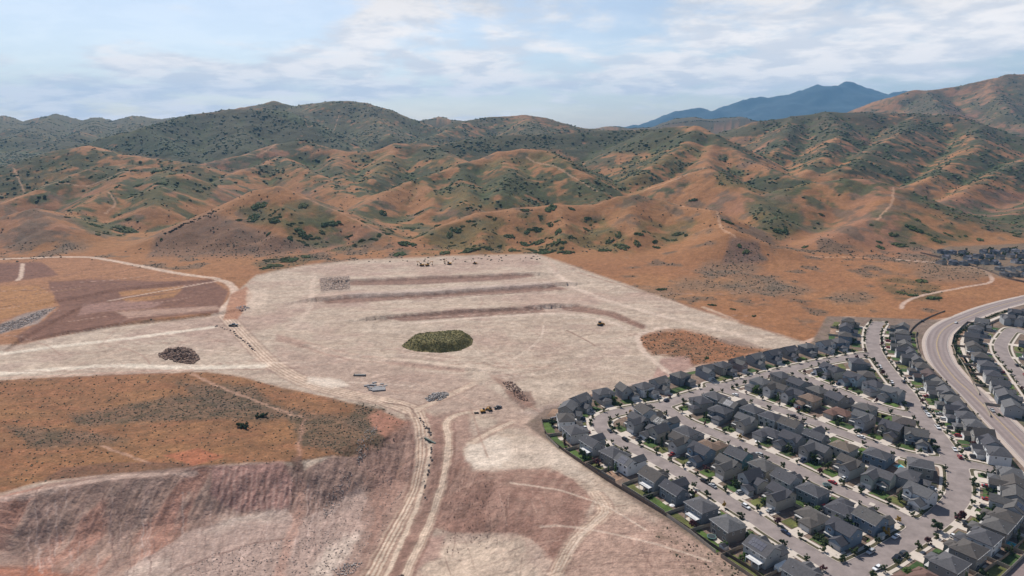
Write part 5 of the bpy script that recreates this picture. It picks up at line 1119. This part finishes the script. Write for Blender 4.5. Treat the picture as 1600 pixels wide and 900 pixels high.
tag(link('hill_scrub', mesh_np('hill_scrub', Vs, Fs, False, sc_col.astype(np.float32)), mat('hill_scrub_leaves', attr='Col', noise=.35, nscale=.5)), 'countless green scrub bushes filling the hill gullies', 'scrub', kind='stuff')
# sagebrush on the flats
m4 = np.where((Y < 1050) & (veg > .5) & (np.abs(X) < Y * .8))[0]; w4 = cell.ravel()[m4] * veg[m4] ** 1.6 / np.maximum(Y[m4], 300); p4 = m4[rng.choice(len(m4), 6500, p=w4 / w4.sum())]
r4 = rng.uniform(.22, .75, len(p4)) * np.clip(Y[p4] / 500, .8, 1.8); c4 = np.stack([X[p4] + rng.normal(size=len(p4)) * .5, Y[p4] + rng.normal(size=len(p4)) * .5, Zt[p4] + r4 * .2], 1); Vs, Fs = lumps(c4, r4, .75, 403, .35)
sg = np.repeat(rng.uniform(.6, 1.4, (len(p4), 1)) * np.array([[.092,.076,.046]]), len(IV1), 0)
tag(link('sagebrush', mesh_np('sagebrush', Vs, Fs, False, sg.astype(np.float32)), mat('sagebrush_leaves', attr='Col', noise=.3, nscale=1.5)), 'grey green sagebrush scattered over the dry grass', 'brush', kind='stuff')
# weeds along the dirt edge of the housing area and the collector verge
# ------------------------------------------------------------------ the graded pad and its things
MB = [at(*p) for p in [(626,541),(634,546),(650,550),(690,552),(722,548),(738,539),(740,531),(733,523),(700,523),(650,527),(636,532)]]
xs_, ys_ = [p[0] for p in MB], [p[1] for p in MB]; gx = np.arange(min(xs_) - 1, max(xs_) + 1, .7); gy = np.arange(min(ys_) - 1, max(ys_) + 1, .7); mx_, my_ = np.meshgrid(gx, gy)
sdm = -poly_sd(mx_, my_, MB); sdm = sdm + (fbm(mx_, my_, 6, 3, 507) - .5) * 1.6; hm_ = 7.0 * sstep(-.5, 10.0, sdm) + (fbm(mx_, my_, 3.5, 4, 501) - .5) * 1.5 * sstep(0, 2, sdm); zb = height(mx_.ravel(), my_.ravel()).reshape(mx_.shape)
zz = zb + np.where(sdm > -.6, hm_, 0) - .25; ii = np.arange(mx_.size).reshape(mx_.shape); ok = (sdm > -.5)
q = np.stack([ii[:-1,:-1], ii[:-1,1:], ii[1:,1:], ii[1:,:-1]], -1)[ok[:-1,:-1]].reshape(-1, 4)
n5 = fbm(mx_, my_, 3, 3, 503).ravel()[:, None]; mc = np.array([[.085,.078,.022]]) * (1 - n5) * 1.4 + np.array([[.17,.125,.035]]) * n5; 
md = tag(link('soil_mound', mesh_np('soil_mound', np.stack([mx_.ravel(), my_.ravel(), zz.ravel()], 1), q, True, mc.astype(np.float32)), mat('mound_weeds', attr='Col', noise=.5, nscale=1.2, bump=.5, bscale=1.5)), 'long weed covered green soil mound standing alone on the pale graded pad', 'mound')
inn = np.argwhere(sdm > .3); sel = inn[rng.choice(len(inn), 2600)]; c5 = np.stack([mx_[sel[:,0], sel[:,1]], my_[sel[:,0], sel[:,1]], zz[sel[:,0], sel[:,1]] + .1], 1); Vs, Fs = lumps(c5, rng.uniform(.15, .55, len(c5)), .8, 505, .35)
w5 = link('weeds', mesh_np('weeds', Vs, Fs, False, np.repeat(rng.uniform(.6, 1.3, (len(c5), 1)) * np.array([[.12,.105,.032]]), len(IV1), 0).astype(np.float32)), mat('mound_weed_leaves', attr='Col', noise=.3, nscale=2), md); w5['kind'] = 'stuff'
m_rock = mat('broken_rock', attr='Col', rough=.9, noise=.25, nscale=2)
def rock_pile(P, n, r0, r1, hgt, label, base=(.26,.20,.17), dark=.5, name='rock_pile'):
    kind = 'stuff' if r1 < .46 or name == 'rock_slope' else None
    W = [at(*p) for p in P]; xs_ = [p[0] for p in W]; ys_ = [p[1] for p in W]; pts = []
    while len(pts) < n:
        x, y = rng.uniform(min(xs_), max(xs_), 400), rng.uniform(min(ys_), max(ys_), 400); s = -poly_sd(x, y, W); pts += [(a, b, c) for a, b, c in zip(x, y, s) if c > 0]
    pts = np.array(pts[:n]); z = height(pts[:, 0], pts[:, 1]) + hgt * np.clip(pts[:, 2] / max(pts[:, 2].max(), .1), 0, 1) * rng.random(n); Vs, Fs = lumps(np.stack([pts[:, 0], pts[:, 1], z + .15], 1), rng.uniform(r0, r1, n), .75, n, .32)
    cr_ = np.repeat(rng.uniform(dark, 1.5, (n, 1)) * np.array([base]), len(IV1), 0)
    return tag(link(name, mesh_np(name, Vs, Fs, False, cr_.astype(np.float32)), m_rock), label, 'rock pile' if not kind else 'stones', None, kind)
rock_pile([(248,553),(262,545),(290,543),(304,549),(312,562),(300,570),(275,566),(252,560)], 620, .4, 1.3, 3.6, 'brown heap of broken rock beside the pale haul road', (.20,.125,.09))
rock_pile([(664,622),(676,614),(698,612),(702,618),(688,625),(670,627)], 260, .3, .8, 1.3, 'grey rock pile above the dirt road fork', (.30,.27,.25), .35)
rock_pile([(500,434),(545,432),(547,452),(502,456)], 900, .4, 1.0, .8, 'square field of rocks at the back of the pad', (.44,.33,.26), .7)
rock_pile([(0,508),(30,500),(62,487),(88,481),(60,502),(30,516),(0,524)], 700, .35, .9, .8, 'rock covered slope beside the left haul road', (.33,.27,.235), .6, 'rock_slope')
rock_pile([(368,482),(380,478),(390,482),(378,487)], 70, .4, .9, .8, 'pale rock heap by the bend of the dirt road', (.4,.33,.3))
rock_pile([(783,601),(800,598),(815,612),(826,630),(812,628),(796,614)], 160, .25, .7, 2.2, 'dark heap of soil clods at the near edge of the pad', (.19,.125,.10), .6)
rock_pile([(558,690),(575,668),(590,664),(588,678),(570,705),(556,715)], 170, .15, .42, .2, 'grey stones scattered on the slope below the plateau', (.30,.27,.25), .4)
rock_pile([(515,845),(535,835),(565,832),(548,850),(525,852)], 130, .15, .42, .3, 'pale stones heaped low beside the twin track road', (.36,.31,.28), .4)
rock_pile([(500,750),(530,728),(548,716),(552,722),(520,760),(505,770)], 110, .15, .4, .2, 'line of stones down the bare mauve slope', (.34,.29,.27), .4)
rock_pile([(280,842),(330,820),(400,806),(450,800),(520,795),(545,830),(500,880),(420,900),(300,900)], 700, .12, .38, .15, 'loose stones over the floor of the cut', (.34,.265,.225), .7)
rock_pile([(608,858),(628,852),(632,866),(612,870)], 70, .25, .7, .5, 'dark stone heap between the two dirt tracks', (.15,.10,.085))
BM_ = []
for i in range(5):
    Vs, Fs = lumps([(0, 0, .35)], [1], .8, 600 + i, .22, 2); me = bpy.data.meshes.new('boulder'); me.from_pydata(Vs.tolist(), [], Fs.tolist()); me.update(); me.materials.append(mat('boulder_stone', (.13,.105,.095), .9, .35, 1.5)); BM_.append(me)
def boulders(P, n, r0, r1, label, group):
    W = smooth_line([at(*p) for p in P], 10)
    for i in range(n):
        p = W[min(int(i / n * len(W)), len(W) - 1)] + rng.normal(size=2) * .7; o = link('boulder', BM_[i % 5]); r = rng.uniform(r0, r1); o.location = (p[0], p[1], hz(*p)); o.scale = (r, r * .8, r * .8); o.rotation_euler = (0, 0, rng.uniform(0, 6)); tag(o, label, 'boulder', group)
boulders([(336,511),(362,517),(372,527),(384,536),(398,549)], 26, .5, 1.1, 'dark boulder in the row across the pale haul road', 'boulders lined across the haul road')
boulders([(657,654),(663,665),(670,673),(673,680)], 14, .5, 1.0, 'dark boulder in the row between the forked dirt tracks', 'boulders between the forked tracks')
boulders([(674,694),(672,706),(668,718),(662,732),(664,748)], 18, .4, .9, 'dark boulder in the row below the long pipe', 'boulders below the long pipe')
m_slab = mat('grey_concrete_blocks', (.22,.21,.21), .85, .2, 1.5); k = 0
for u, v, sx_, sy_, hh in [(573,602,2,1,.8),(578,605,2,1,.7),(583,601,2.2,1,.9),(588,604,1.8,1,.7),(580,609,2,1,.8),(594,603,1.5,.8,.6),(592,608,4.6,3.2,1.0),(602,602,1.4,.8,.5),(585,597,1.6,.9,.6),(597,599,1.4,.8,.5)]:
    p = at(u, v); o = bm_obj('concrete_block', lambda bm: (box(bm, -sx_, sx_, -sy_, sy_, -.2, hh), bmesh.ops.bevel(bm, geom=bm.edges[:], offset=.08, segments=1, affect='EDGES')), m_slab); o.location = (p[0], p[1], hz(*p)); o.rotation_euler = (0, 0, rng.uniform(-.5, .5)); tag(o, 'grey concrete block in the cluster on the bare dirt' if sx_ < 4 else 'largest grey concrete slab in the cluster on bare dirt', 'block', 'concrete blocks on the bare dirt')
p = at(562, 586); o = bm_obj('steel_plate', lambda bm: (box(bm, -4.5, 4.5, -1.2, 1.2, -.1, .9), box(bm, -4.2, -3.9, -1.2, 1.2, .9, 1.3)), mat('dark_steel', (.06,.055,.055), .6, .3, 2)); o.location = (p[0], p[1], hz(*p)); tag(o, 'long dark steel trench plate lying on grey dirt', 'plate')
def pipe(u0, v0, u1, v1, r, label, m, name='pipe'):
    a, b = at(u0, v0), at(u1, v1); L = np.hypot(*(b - a))
    def bb(bm):
        n = 14
        for ra, fl in ((r, 1), (r * .82, -1)):
            A = [bm.verts.new((0, ra*math.cos(k*2*math.pi/n), ra*math.sin(k*2*math.pi/n))) for k in range(n)]; B = [bm.verts.new((L, v.co.y, v.co.z)) for v in A]
            for k in range(n): bm.faces.new([A[k], A[(k+1)%n], B[(k+1)%n], B[k]])
    o = bm_obj(name, bb, m); o.location = (a[0], a[1], hz(*a) + r); o.rotation_euler = (0, 0, math.atan2(b[1]-a[1], b[0]-a[0])); return tag(o, label, 'pipe')
pipe(664, 681, 681, 690, .75, 'long dark green drain pipe lying between the dirt tracks', mat('green_pipe', (.03,.05,.035), .5))
pipe(741, 646, 748, 646, .5, 'short dark pipe lying left of the parked machines', mat('black_pipe', (.03,.028,.028), .5)); pipe(860, 655, 874, 652, .6, 'grey pipe stored by the corner of the fenced yards', mat('grey_pipe', (.35,.33,.33), .6))
rock_pile([(440,735),(520,720),(600,705),(640,700),(600,790),(560,840),(470,790)], 420, .12, .36, .1, 'stones strewn down the bare slope left of the dirt tracks', (.32,.25,.215), .7)
rock_pile([(690,745),(760,740),(800,780),(760,825),(690,820)], 160, .12, .32, .05, 'small dark clods over the brown slope right of the dirt tracks', (.17,.105,.085), .5)
# ---- machines
m_yel = mat('machine_yellow', (.40,.20,.03), .5, .15, 2); m_blk = mat('machine_dark', (.03,.028,.027), .7, .2, 3); m_tyre = mat('tyre_rubber', (.02,.02,.02), .9)
def excavator(u, v, rz, label, sc=1.0, body=m_yel):
    p = hit(u, v); r = empty('excavator', p, rz, (sc,) * 3)
    for y in (-1.2, 1.2): bm_obj('track', lambda bm: (prism(bm, [(-2.2,.35),(-1.8,0),(1.8,0),(2.2,.35),(2.2,.65),(1.8,1.0),(-1.8,1.0),(-2.2,.65)], 'y', y-.35, y+.35)), m_blk, r)
    bm_obj('body', lambda bm: prism(bm, [(-2.6,1.1),(1.4,1.1),(1.4,2.0),(-.4,2.3),(-2.6,2.3)], 'y', -1.4, 1.4), body, r)
    bm_obj('cab', lambda bm: (prism(bm, [(-.2,2.31),(1.7,2.0),(1.7,2.7),(1.2,3.4),(-.2,3.4)], 'y', .35, 1.4)), m_glass, r)
    bm_obj('boom', lambda bm: (prism(bm, [(1.2,1.8),(1.5,1.6),(4.2,4.6),(6.2,4.6),(6.2,5.0),(4.0,5.1)], 'y', -.5, -.1)), body, r)
    bm_obj('stick', lambda bm: prism(bm, [(5.9,5.1),(6.4,4.9),(5.6,1.4),(5.3,1.4)], 'y', -.45, -.15), body, r)
    bm_obj('bucket', lambda bm: prism(bm, [(5.2,1.7),(5.8,1.6),(5.9,.7),(5.1,.3),(4.6,.8)], 'y', -.85, .25), m_blk, r)
    return tag(r, label, 'excavator')
excavator(659, 415.5, 2.8, 'orange excavator at the back edge of the pad, leftmost of the group', 1.2); excavator(668, 415.5, .4, 'orange excavator at the back edge of the pad with boom pointing right', 1.2); excavator(702, 413.5, 2.9, 'lone excavator working right of the pair behind the pad', 1.2); excavator(755, 645, .3, 'small excavator in the row of parked machines on bare dirt', .75)
def dozer(u, v, rz, label, sc=1.0, body=m_yel):
    p = hit(u, v); r = empty('bulldozer', p, rz, (sc,) * 3)
    for y in (-1.1, 1.1): bm_obj('track', lambda bm: prism(bm, [(-2.0,.3),(-1.6,0),(1.5,0),(2.0,.4),(1.7,1.0),(-1.7,1.1)], 'y', y-.3, y+.3), m_blk, r)
    bm_obj('body', lambda bm: prism(bm, [(-1.9,.9),(2.0,.9),(2.0,1.8),(.4,2.0),(-1.9,1.7)], 'y', -.75, .75), body, r)
    bm_obj('cab', lambda bm: prism(bm, [(-1.5,1.7),(.4,2.0),(.2,3.1),(-1.4,3.1)], 'y', -.7, .7), m_glass, r)
    bm_obj('blade', lambda bm: prism(bm, [(2.6,.1),(2.9,.0),(2.75,.7),(2.9,1.4),(2.6,1.4),(2.5,.7)], 'y', -2.0, 2.0), body, r)
    bm_obj('ripper', lambda bm: (box(bm, -2.7, -1.95, -.6, .6, .7, 1.1), box(bm, -2.7, -2.5, -.5, -.3, .05, .7), box(bm, -2.7, -2.5, .3, .5, .05, .7)), m_blk, r)
    return tag(r, label, 'bulldozer')
dozer(938, 509, .6, 'bulldozer pushing dirt on the right side of the pale pad', 1.25); dozer(742, 413, .2, 'bulldozer near the back edge of the pad, rightmost machine', 1.1); dozer(765, 643, 2.5, 'bulldozer in the row of parked machines on bare dirt', .8)
def wheel_b(bm, x, y, r=.33, w=.22):
    n = 12; A = [bm.verts.new((x + r*math.cos(k*2*math.pi/n), y - w/2, r + r*math.sin(k*2*math.pi/n))) for k in range(n)]; B = [bm.verts.new((v.co.x, y + w/2, v.co.z)) for v in A]
    bm.faces.new(A); bm.faces.new(B[::-1])
    for k in range(n): bm.faces.new([A[k], B[k], B[(k+1)%n], A[(k+1)%n]])
m_car = mat('car_paint', objcol=True, rough=.3, spec=.5); m_lamp = mat('car_lamp', (.55,.55,.5), .2)
def make_car(kind):
    r = empty({'pickup':'pickup_truck','suv':'parked_car','sedan':'parked_car','truck':'dump_truck'}[kind], (0,0,0))
    L, Wd = (5.6, 1.9) if kind == 'pickup' else (4.7, 1.82); a = L/2
    if kind == 'sedan': body = [(-a,.35),(a,.35),(a,.72),(a-.15,.82),(1.1,.95),(-1.5,.98),(-a+.05,.92),(-a,.7)]; cab = [(1.05,.93),(.35,1.40),(-1.0,1.42),(-1.75,.95)]
    elif kind == 'suv': body = [(-a,.4),(a,.4),(a,.85),(a-.15,.98),(1.15,1.08),(-a+.1,1.10),(-a,.9)]; cab = [(1.1,1.06),(.5,1.68),(-1.9,1.72),(-2.25,1.09)]
    else: body = [(-a,.5),(a,.5),(a,.98),(a-.2,1.1),(1.3,1.15),(-.9,1.15),(-a,1.12)]; cab = [(1.2,1.13),(.6,1.80),(-.7,1.82),(-.95,1.14)]
    def bd(bm):
        prism(bm, body, 'y', -Wd/2, Wd/2); bmesh.ops.bevel(bm, geom=bm.edges[:], offset=.05, segments=1, affect='EDGES')
        xs2 = [p[0] for p in cab[1:3]]; z = cab[1][1]; prism(bm, [(min(xs2)+.05, z-.02), (max(xs2)-.02, z-.02), (max(xs2)-.12, z+.06), (min(xs2)+.15, z+.07)], 'y', -Wd/2+.22, Wd/2-.22)
    bm_obj('body', bd, m_car, r)
    def gl(bm):
        A = [bm.verts.new((x, -(Wd/2-.08) if z < 1.2 else -(Wd/2-.2), z)) for x, z in cab]; B = [bm.verts.new((v.co.x, -v.co.y, v.co.z)) for v in A]; bm.faces.new(A); bm.faces.new(B[::-1])
        for k in range(4): bm.faces.new([A[k], B[k], B[(k+1)%4], A[(k+1)%4]])
    bm_obj('window', gl, m_glass, r)
    for x in (-L*.3, L*.31):
        for y in (-Wd/2+.1, Wd/2-.1): bm_obj('wheel', lambda bm: wheel_b(bm, x, y), m_tyre, r)
    if kind == 'pickup': bm_obj('cargo_bed', lambda bm: (box(bm, -a+.12, -1.05, -Wd/2+.12, Wd/2-.12, 1.121, 1.14)), m_blk, r)
    for y in (-.62, .62): bm_obj('headlight', lambda bm: box(bm, a-.02, a+.02, y-.18, y+.18, .62, .76), m_lamp, r)
    return r
CP = {}; ncar = 0
CC_ = {'white': (.70,.70,.70), 'black': (.012,.012,.013), 'dark grey': (.05,.05,.055), 'silver': (.38,.39,.40), 'red': (.30,.02,.02), 'dark blue': (.02,.03,.07)}
def car(x, y, rz, kind, cn, label, group=None):
    global ncar
    if kind not in CP: CP[kind] = make_car(kind); r = CP[kind]
    else: r = copy_tree(CP[kind])
    r.location = (x, y, .165 if df_at((x, y)) > 0 else .03); r.rotation_euler = (0, 0, rz)
    for c in r.children:
        if c.name.startswith('body'): c.color = (*CC_[cn], 1)
    ncar += 1; return tag(r, label, 'pickup truck' if kind == 'pickup' else 'car', group)
for u, v, kind, cn, st, side, lb in [(1412,846,'sedan','white','main',1,'parked by the kerb of the lower bend'),(1364,866,'suv','silver','main',1,'parked alone on the lower end of main street'),(1393,869,'pickup','black','main',-1,'parked behind a dark car on the lower bend'),(1405,863,'suv','dark grey','main',-1,'parked ahead of a black pickup on the lower bend'),
  (1364,886,'suv','white','main',-1,'parked at the corner of the nearest street'),(1100,754,'pickup','black','lower',1,'parked ahead of a silver car on the nearest street'),(1112,761,'sedan','silver','lower',1,'parked behind a black pickup on the nearest street'),(953,674,'sedan','dark grey','lower',1,'parked at the left bend of the nearest street'),
  (974,689,'suv','black','lower',1,'parked just below the left bend'),(1341,686,'sedan','white','third',1,'parked on the third long street'),(1497,715,'suv','red','main',1,'parked at the junction beside the collector row'),(1488,703,'sedan','white','main',1,'parked just above a red car on main street'),
  (1435,638,'suv','dark grey','main',1,'parked near the fourth street corner'),(1440,644,'sedan','silver','main',1,'parked between a dark and a white car on main street'),(1446,650,'suv','white','main',1,'parked last of three below the fourth street corner'),(1583,571,'suv','black','east',1,'on the far right street'),(1597,586,'suv','red','east',1,'on the far right street'),
  (1418,598,'suv','dark grey','main',1,'parked by the long collector row'),(1393,598,'sedan','white','main',-1,'parked on the inner side of main street'),(1403,609,'suv','black','main',-1,'parked on the inner side of main street'),(1455,668,'pickup','white','main',1,'parked midway down the collector row'),(1466,690,'sedan','black','main',-1,'parked above the third street junction'),(1412,620,'sedan','silver','main',1,'parked across from the fourth street'),(1383,575,'suv','white','main',1,'parked high on main street'),(1160,795,'suv','white','lower',-1,'parked along the middle of the nearest street'),(1222,836,'sedan','dark blue','lower',1,'parked before the low wide house'),(1185,712,'suv','silver','second',1,'parked along the second long street'),(1300,755,'sedan','red','second',-1,'parked low on the second long street'),(1150,618,'suv','white','third',1,'parked high on the third long street'),(1240,652,'pickup','dark grey','third',-1,'parked midway along the third long street'),(1205,585,'sedan','silver','upper',1,'parked on the street below the pad'),(1045,628,'suv','dark blue','upper',-1,'parked near the left end below the pad')]:
    p = at(u, v); P, w = STW[st]; d, c, t = nearest(P, p); nrm = np.array([t[1], -t[0]]); sgn = 1 if np.dot(p - c, nrm) > 0 else -1; p = c + nrm * sgn * (w - 1.2)
    car(p[0], p[1], math.atan2(t[1], t[0]) + (math.pi if hrng.random() < .4 else 0), kind, cn, f"{cn} {'pickup' if kind == 'pickup' else ('suv' if kind == 'suv' else 'sedan')} {lb}")
for u, v, cn, lb in ((1556, 643, 'silver', 'silver sedan driving along the straight of the collector road'), (1494, 505, 'white', 'white sedan on the top bend of the collector road')):
    p = at(u, v); d, c, t = nearest(RW2, p); q = c + np.array([t[1], -t[0]]) * SIDE * 1.9; car(q[0], q[1], math.atan2(t[1], t[0]), 'sedan', cn, lb)
used = set()
for h in HOUSES:
    if h['lod'] == 0 or h['row'] in ('NB',) and hrng.random() < .6 or hrng.random() < .45: continue
    s = h['mir']; d = np.hypot(*(h['c'] - h['q'])); front = -(d - STW[h['st']][1]); gf = -8.6; y = max(gf - 3.0, front + 6.5) if gf - 3 > front + 3 else gf - 2.9; p = loc(h, s * 2.5 * h['sx'] + hrng.choice([-1.2, 1.2]) * h['sx'], y); cn = hrng.choice(list(CC_)); kd = hrng.choice(['sedan','suv','suv','pickup'])
    car(p[0], p[1], h['rz'] + math.pi / 2, kd, cn, f"{cn} {kd} in the driveway of the {ordw(h['i'])} house {h['wd']}")
p = hit(365, 510); c0 = car(p[0], p[1], .1, 'pickup', 'black', 'black pickup standing at the top of the boulder row'); c0.location = p; c0.scale = (1.5,) * 3
p = hit(778, 640); c0 = car(p[0], p[1], .5, 'pickup', 'dark grey', 'dark pickup at the right end of the parked machines'); c0.location = p
p = hit(1441, 503); c0 = car(p[0], p[1], 1.2, 'suv', 'black', 'black suv on the dirt trail above the collector row'); c0.location = (p[0], p[1], hz(p[0], p[1]) + .02)
# ------------------------------------------------------------------ yards
m_water = mat('pool_water', (.05,.42,.48), .08, .1, .6, spec=.5); m_canvas = mat('white_canvas', (.62,.6,.58), .7); m_tramp = mat('trampoline_mat', (.02,.03,.035), .6); m_frame = mat('painted_frame', (.08,.16,.15), .5)
def pool(u, v, w, d, rz, label):
    p = at(u, v); r = empty('swimming_pool', (p[0], p[1], 0), rz)
    bm_obj('coping', lambda bm: (box(bm, -w-.5, w+.5, -d-.5, -d, 0, .22), box(bm, -w-.5, w+.5, d, d+.5, 0, .22), box(bm, -w-.5, -w, -d, d, 0, .22), box(bm, w, w+.5, -d, d, 0, .22)), m_conc, r); bm_obj('water', lambda bm: box(bm, -w, w, -d, d, 0, .15), m_water, r); return tag(r, label, 'swimming pool')
pool(1592, 770, 4.5, 2.0, -.05, 'turquoise swimming pool behind the lower main bend, upper of two'); pool(1574, 848, 3.6, 1.6, -.9, 'turquoise swimming pool behind the lower bend, nearer the bottom'); pool(1405, 729, 2.0, 1.6, .2, 'small turquoise pool between the second and third long streets')
def trampoline(u, v, label, c=m_tramp):
    p = at(u, v, .8); r = empty('trampoline', (p[0], p[1], 0)); n = 18
    def disc(bm): bm.faces.new([bm.verts.new((1.75*math.cos(k*2*math.pi/n), 1.75*math.sin(k*2*math.pi/n), .82)) for k in range(n)])
    def ring(bm):
        for k in range(n):
            a, b = k*2*math.pi/n, (k+1)*2*math.pi/n; f = lambda t, R, z: bm.verts.new((R*math.cos(t), R*math.sin(t), z)); bm.faces.new([f(a,1.75,.86), f(a,2.1,.86), f(b,2.1,.86), f(b,1.75,.86)]); bm.faces.new([f(a,2.1,.86), f(a,2.1,.74), f(b,2.1,.74), f(b,2.1,.86)])
    bm_obj('mat', disc, c, r); bm_obj('rim', ring, m_frame, r)
    for k in range(4): t = k*math.pi/2 + .4; bm_obj('leg', lambda bm: box(bm, 1.95*math.cos(t)-.05, 1.95*math.cos(t)+.05, 1.95*math.sin(t)-.05, 1.95*math.sin(t)+.05, 0, .8), m_metal, r)
    return tag(r, label, 'trampoline')
trampoline(1112, 838, 'round dark trampoline in a yard along the bare dirt edge'); trampoline(1529, 868, 'round dark trampoline in a yard behind the lower bend'); trampoline(1292, 757, 'round dark trampoline behind the nearest street row')
def shed(u, v, w, d, rz, label, c, roofc):
    p = at(u, v, 1.2); r = empty('garden_shed', (p[0], p[1], 0), rz); a = bm_obj('wall', lambda bm: gable_body(bm, -w, w, -d, d, -.1, 2.1, .9, 'x'), m_wall, r); a.color = (*c, 1); b = bm_obj('roof', lambda bm: gable_roof(bm, -w, w, -d, d, 2.1, .9, 'x', .2, .1), m_roof, r); b.color = (*roofc, 1)
    bm_obj('door', lambda bm: box(bm, -.6, .6, -d-.05, -d+.01, 0, 1.9), m_trim, r); return tag(r, label, 'shed')
shed(1131, 854, 1.7, 1.3, .55, 'pale garden shed in the yard corner by the bare dirt', (.5,.5,.5), (.06,.055,.06)); shed(1377, 838, 1.2, 1.0, .4, 'small grey shed in the corner yard by the lower bend', (.3,.33,.34), (.25,.28,.28)); shed(1336, 815, 1.1, .9, .5, 'small tan shed behind the corner house', (.4,.35,.28), (.07,.06,.06))
p = at(1222, 885, 1.5); r = empty('camper_trailer', (p[0], p[1], 0), math.atan2(1, 1.6))
bm_obj('body', lambda bm: (prism(bm, [(-3.6,.6),(3.4,.6),(3.8,1.6),(3.4,2.9),(-3.5,2.9),(-3.7,2.0)], 'y', -1.2, 1.2), bmesh.ops.bevel(bm, geom=bm.edges[:], offset=.12, segments=2, affect='EDGES')), mat('trailer_white', (.66,.65,.62), .5), r); bm_obj('window', lambda bm: box(bm, -1.8, -.6, -1.23, -1.19, 1.6, 2.2), m_glass, r); bm_obj('door', lambda bm: box(bm, .6, 1.2, -1.24, -1.19, .7, 2.4), m_gar, r)
for x in (-.6, .3): bm_obj('wheel', lambda bm: (wheel_b(bm, x, -1.1), wheel_b(bm, x, 1.1)), m_tyre, r)
bm_obj('hitch', lambda bm: prism(bm, [(3.7,.55),(5.0,.5),(5.0,.62),(3.7,.75)], 'y', -.1, .1), m_metal, r); tag(r, 'white camper trailer parked beside the last house along the dirt edge', 'camper trailer')
def playset(u, v, label):
    p = at(u, v, 1); r = empty('playset', (p[0], p[1], 0), .6)
    bm_obj('frame', lambda bm: [box(bm, x-.07, x+.07, y-.07, y+.07, 0, 2.4) for x in (-.8, .8) for y in (-.8, .8)] and box(bm, -.9, .9, -.9, .9, 1.2, 1.32), m_post, r); bm_obj('roof', lambda bm: gable_roof(bm, -.9, .9, -.9, .9, 2.4, .7, 'x', .15, .08), mat('playset_red', (.45,.04,.03), .6), r)
    bm_obj('slide', lambda bm: prism(bm, [(.95,1.25),(3.2,.15),(3.6,.15),(3.6,.25),(3.2,.25),(.95,1.4)], 'y', -.35, .35), mat('slide_yellow', (.5,.25,.03), .5), r); return tag(r, label, 'playset')
playset(1286, 794, 'red roofed playset with slide behind the nearest street row')
def canopy(u, v, w, d, rz, label):
    p = at(u, v, 2.5); r = empty('patio_cover', (p[0], p[1], 0), rz); bm_obj('canopy_roof', lambda bm: box(bm, -w, w, -d, d, 2.5, 2.65), m_canvas, r)
    for x in (-w+.1, w-.1):
        for y in (-d+.1, d-.1): bm_obj('post', lambda bm: box(bm, x-.07, x+.07, y-.07, y+.07, 0, 2.5), m_post, r)
    return tag(r, label, 'patio cover')
canopy(1410, 547, 3.0, 2.0, .1, 'white patio cover behind the upper collector row'); canopy(1516, 549, 2.6, 2.0, .1, 'white patio cover beyond the collector road, upper of two'); canopy(1533, 573, 2.6, 1.8, .1, 'white patio cover beyond the collector road, lower of two'); canopy(1311, 798, 2.3, 1.2, .55, 'white patio cover behind the solar roofed corner house'); canopy(1367, 721, 1.8, 1.2, -.5, 'cream patio cover behind the second long street'); canopy(1597, 750, 3.0, 2.2, 0, 'white patio cover above the upper swimming pool')
for u, v, lb in ((892,664,'white patio umbrella in the corner yard by the bare dirt'), (1062,700,'white patio umbrella behind the nearest row'), (1183,690,'white patio umbrella behind the second long street'), (1050,790,'white patio umbrella in a yard along the bare dirt edge'), (1236,765,'white patio umbrella behind the solar house row'), (1409,739,'white patio umbrella by the small pool'), (1541,836,'white patio umbrella beside the white house on the bend')):
    p = at(u, v, 2); r = empty('patio_umbrella', (p[0], p[1], 0))
    def um(bm):
        t = bm.verts.new((0, 0, 2.7)); E = [bm.verts.new((1.4*math.cos(k*math.pi/4), 1.4*math.sin(k*math.pi/4), 2.2)) for k in range(8)]
        for k in range(8): bm.faces.new([t, E[k], E[(k+1)%8]])
    bm_obj('canopy', um, m_canvas, r); bm_obj('pole', lambda bm: box(bm, -.03, .03, -.03, .03, 0, 2.65), m_metal, r); tag(r, lb, 'umbrella')
for i in range(26):
    u, v = hrng.uniform(1468, 1605), hrng.uniform(390, 412); p = at(u, v); plant('t', hrng.choice([0, 1, 1]), p[0], p[1], 0, hrng.uniform(1.6, 3.2), 'tree', 'dark green tree among the houses of the far hamlet', 'tree', 'trees in the far hamlet', 'round', i)
# ---- long boundary fences
def fence_px(P, label, m, hgt=1.7): fence_obj(smooth_line([at(*p) for p in P], 4), hgt, label, m)
fence_px([(846,655),(850,672),(862,690),(885,708),(905,722),(950,752),(1000,782),(1040,806),(1075,828),(1110,852),(1142,872),(1175,893),(1215,925)], 'long dark timber fence between the yards and the bare dirt', m_dfence)
fence_px([(1640,820),(1600,846),(1570,872),(1540,892),(1520,905)], 'grey fence curving round the yards of the lower bend', m_fence)
fo = offset_line(RW[3:], SIDE * 23); tag(fence_obj(fo, 1.7, 'tan fence behind the footpath along the collector road', m_vinyl), None)
fi = [p for p in offset_line(RW[4:], -SIDE * 22) if project(p[0], p[1], 0)[1] < 720]; fence_obj(fi, 1.5, 'dark fence behind the yards of the long collector row', m_fence)
fence_px([(1438,396),(1490,408),(1540,423),(1575,436),(1625,446)], 'dark fence below the far hamlet', m_dfence, 2.2)
tag(ribbon('trail', [at(*p) for p in [(1700,840),(1640,870),(1600,893),(1575,915)]], [-5, 5], .04, lambda a, b: (.2,.15,.14), mat('trail_asphalt', attr='Col', noise=.15, nscale=.4)), 'asphalt trail in the lower right corner', 'path', kind='structure')
for kk in CP.values(): pass
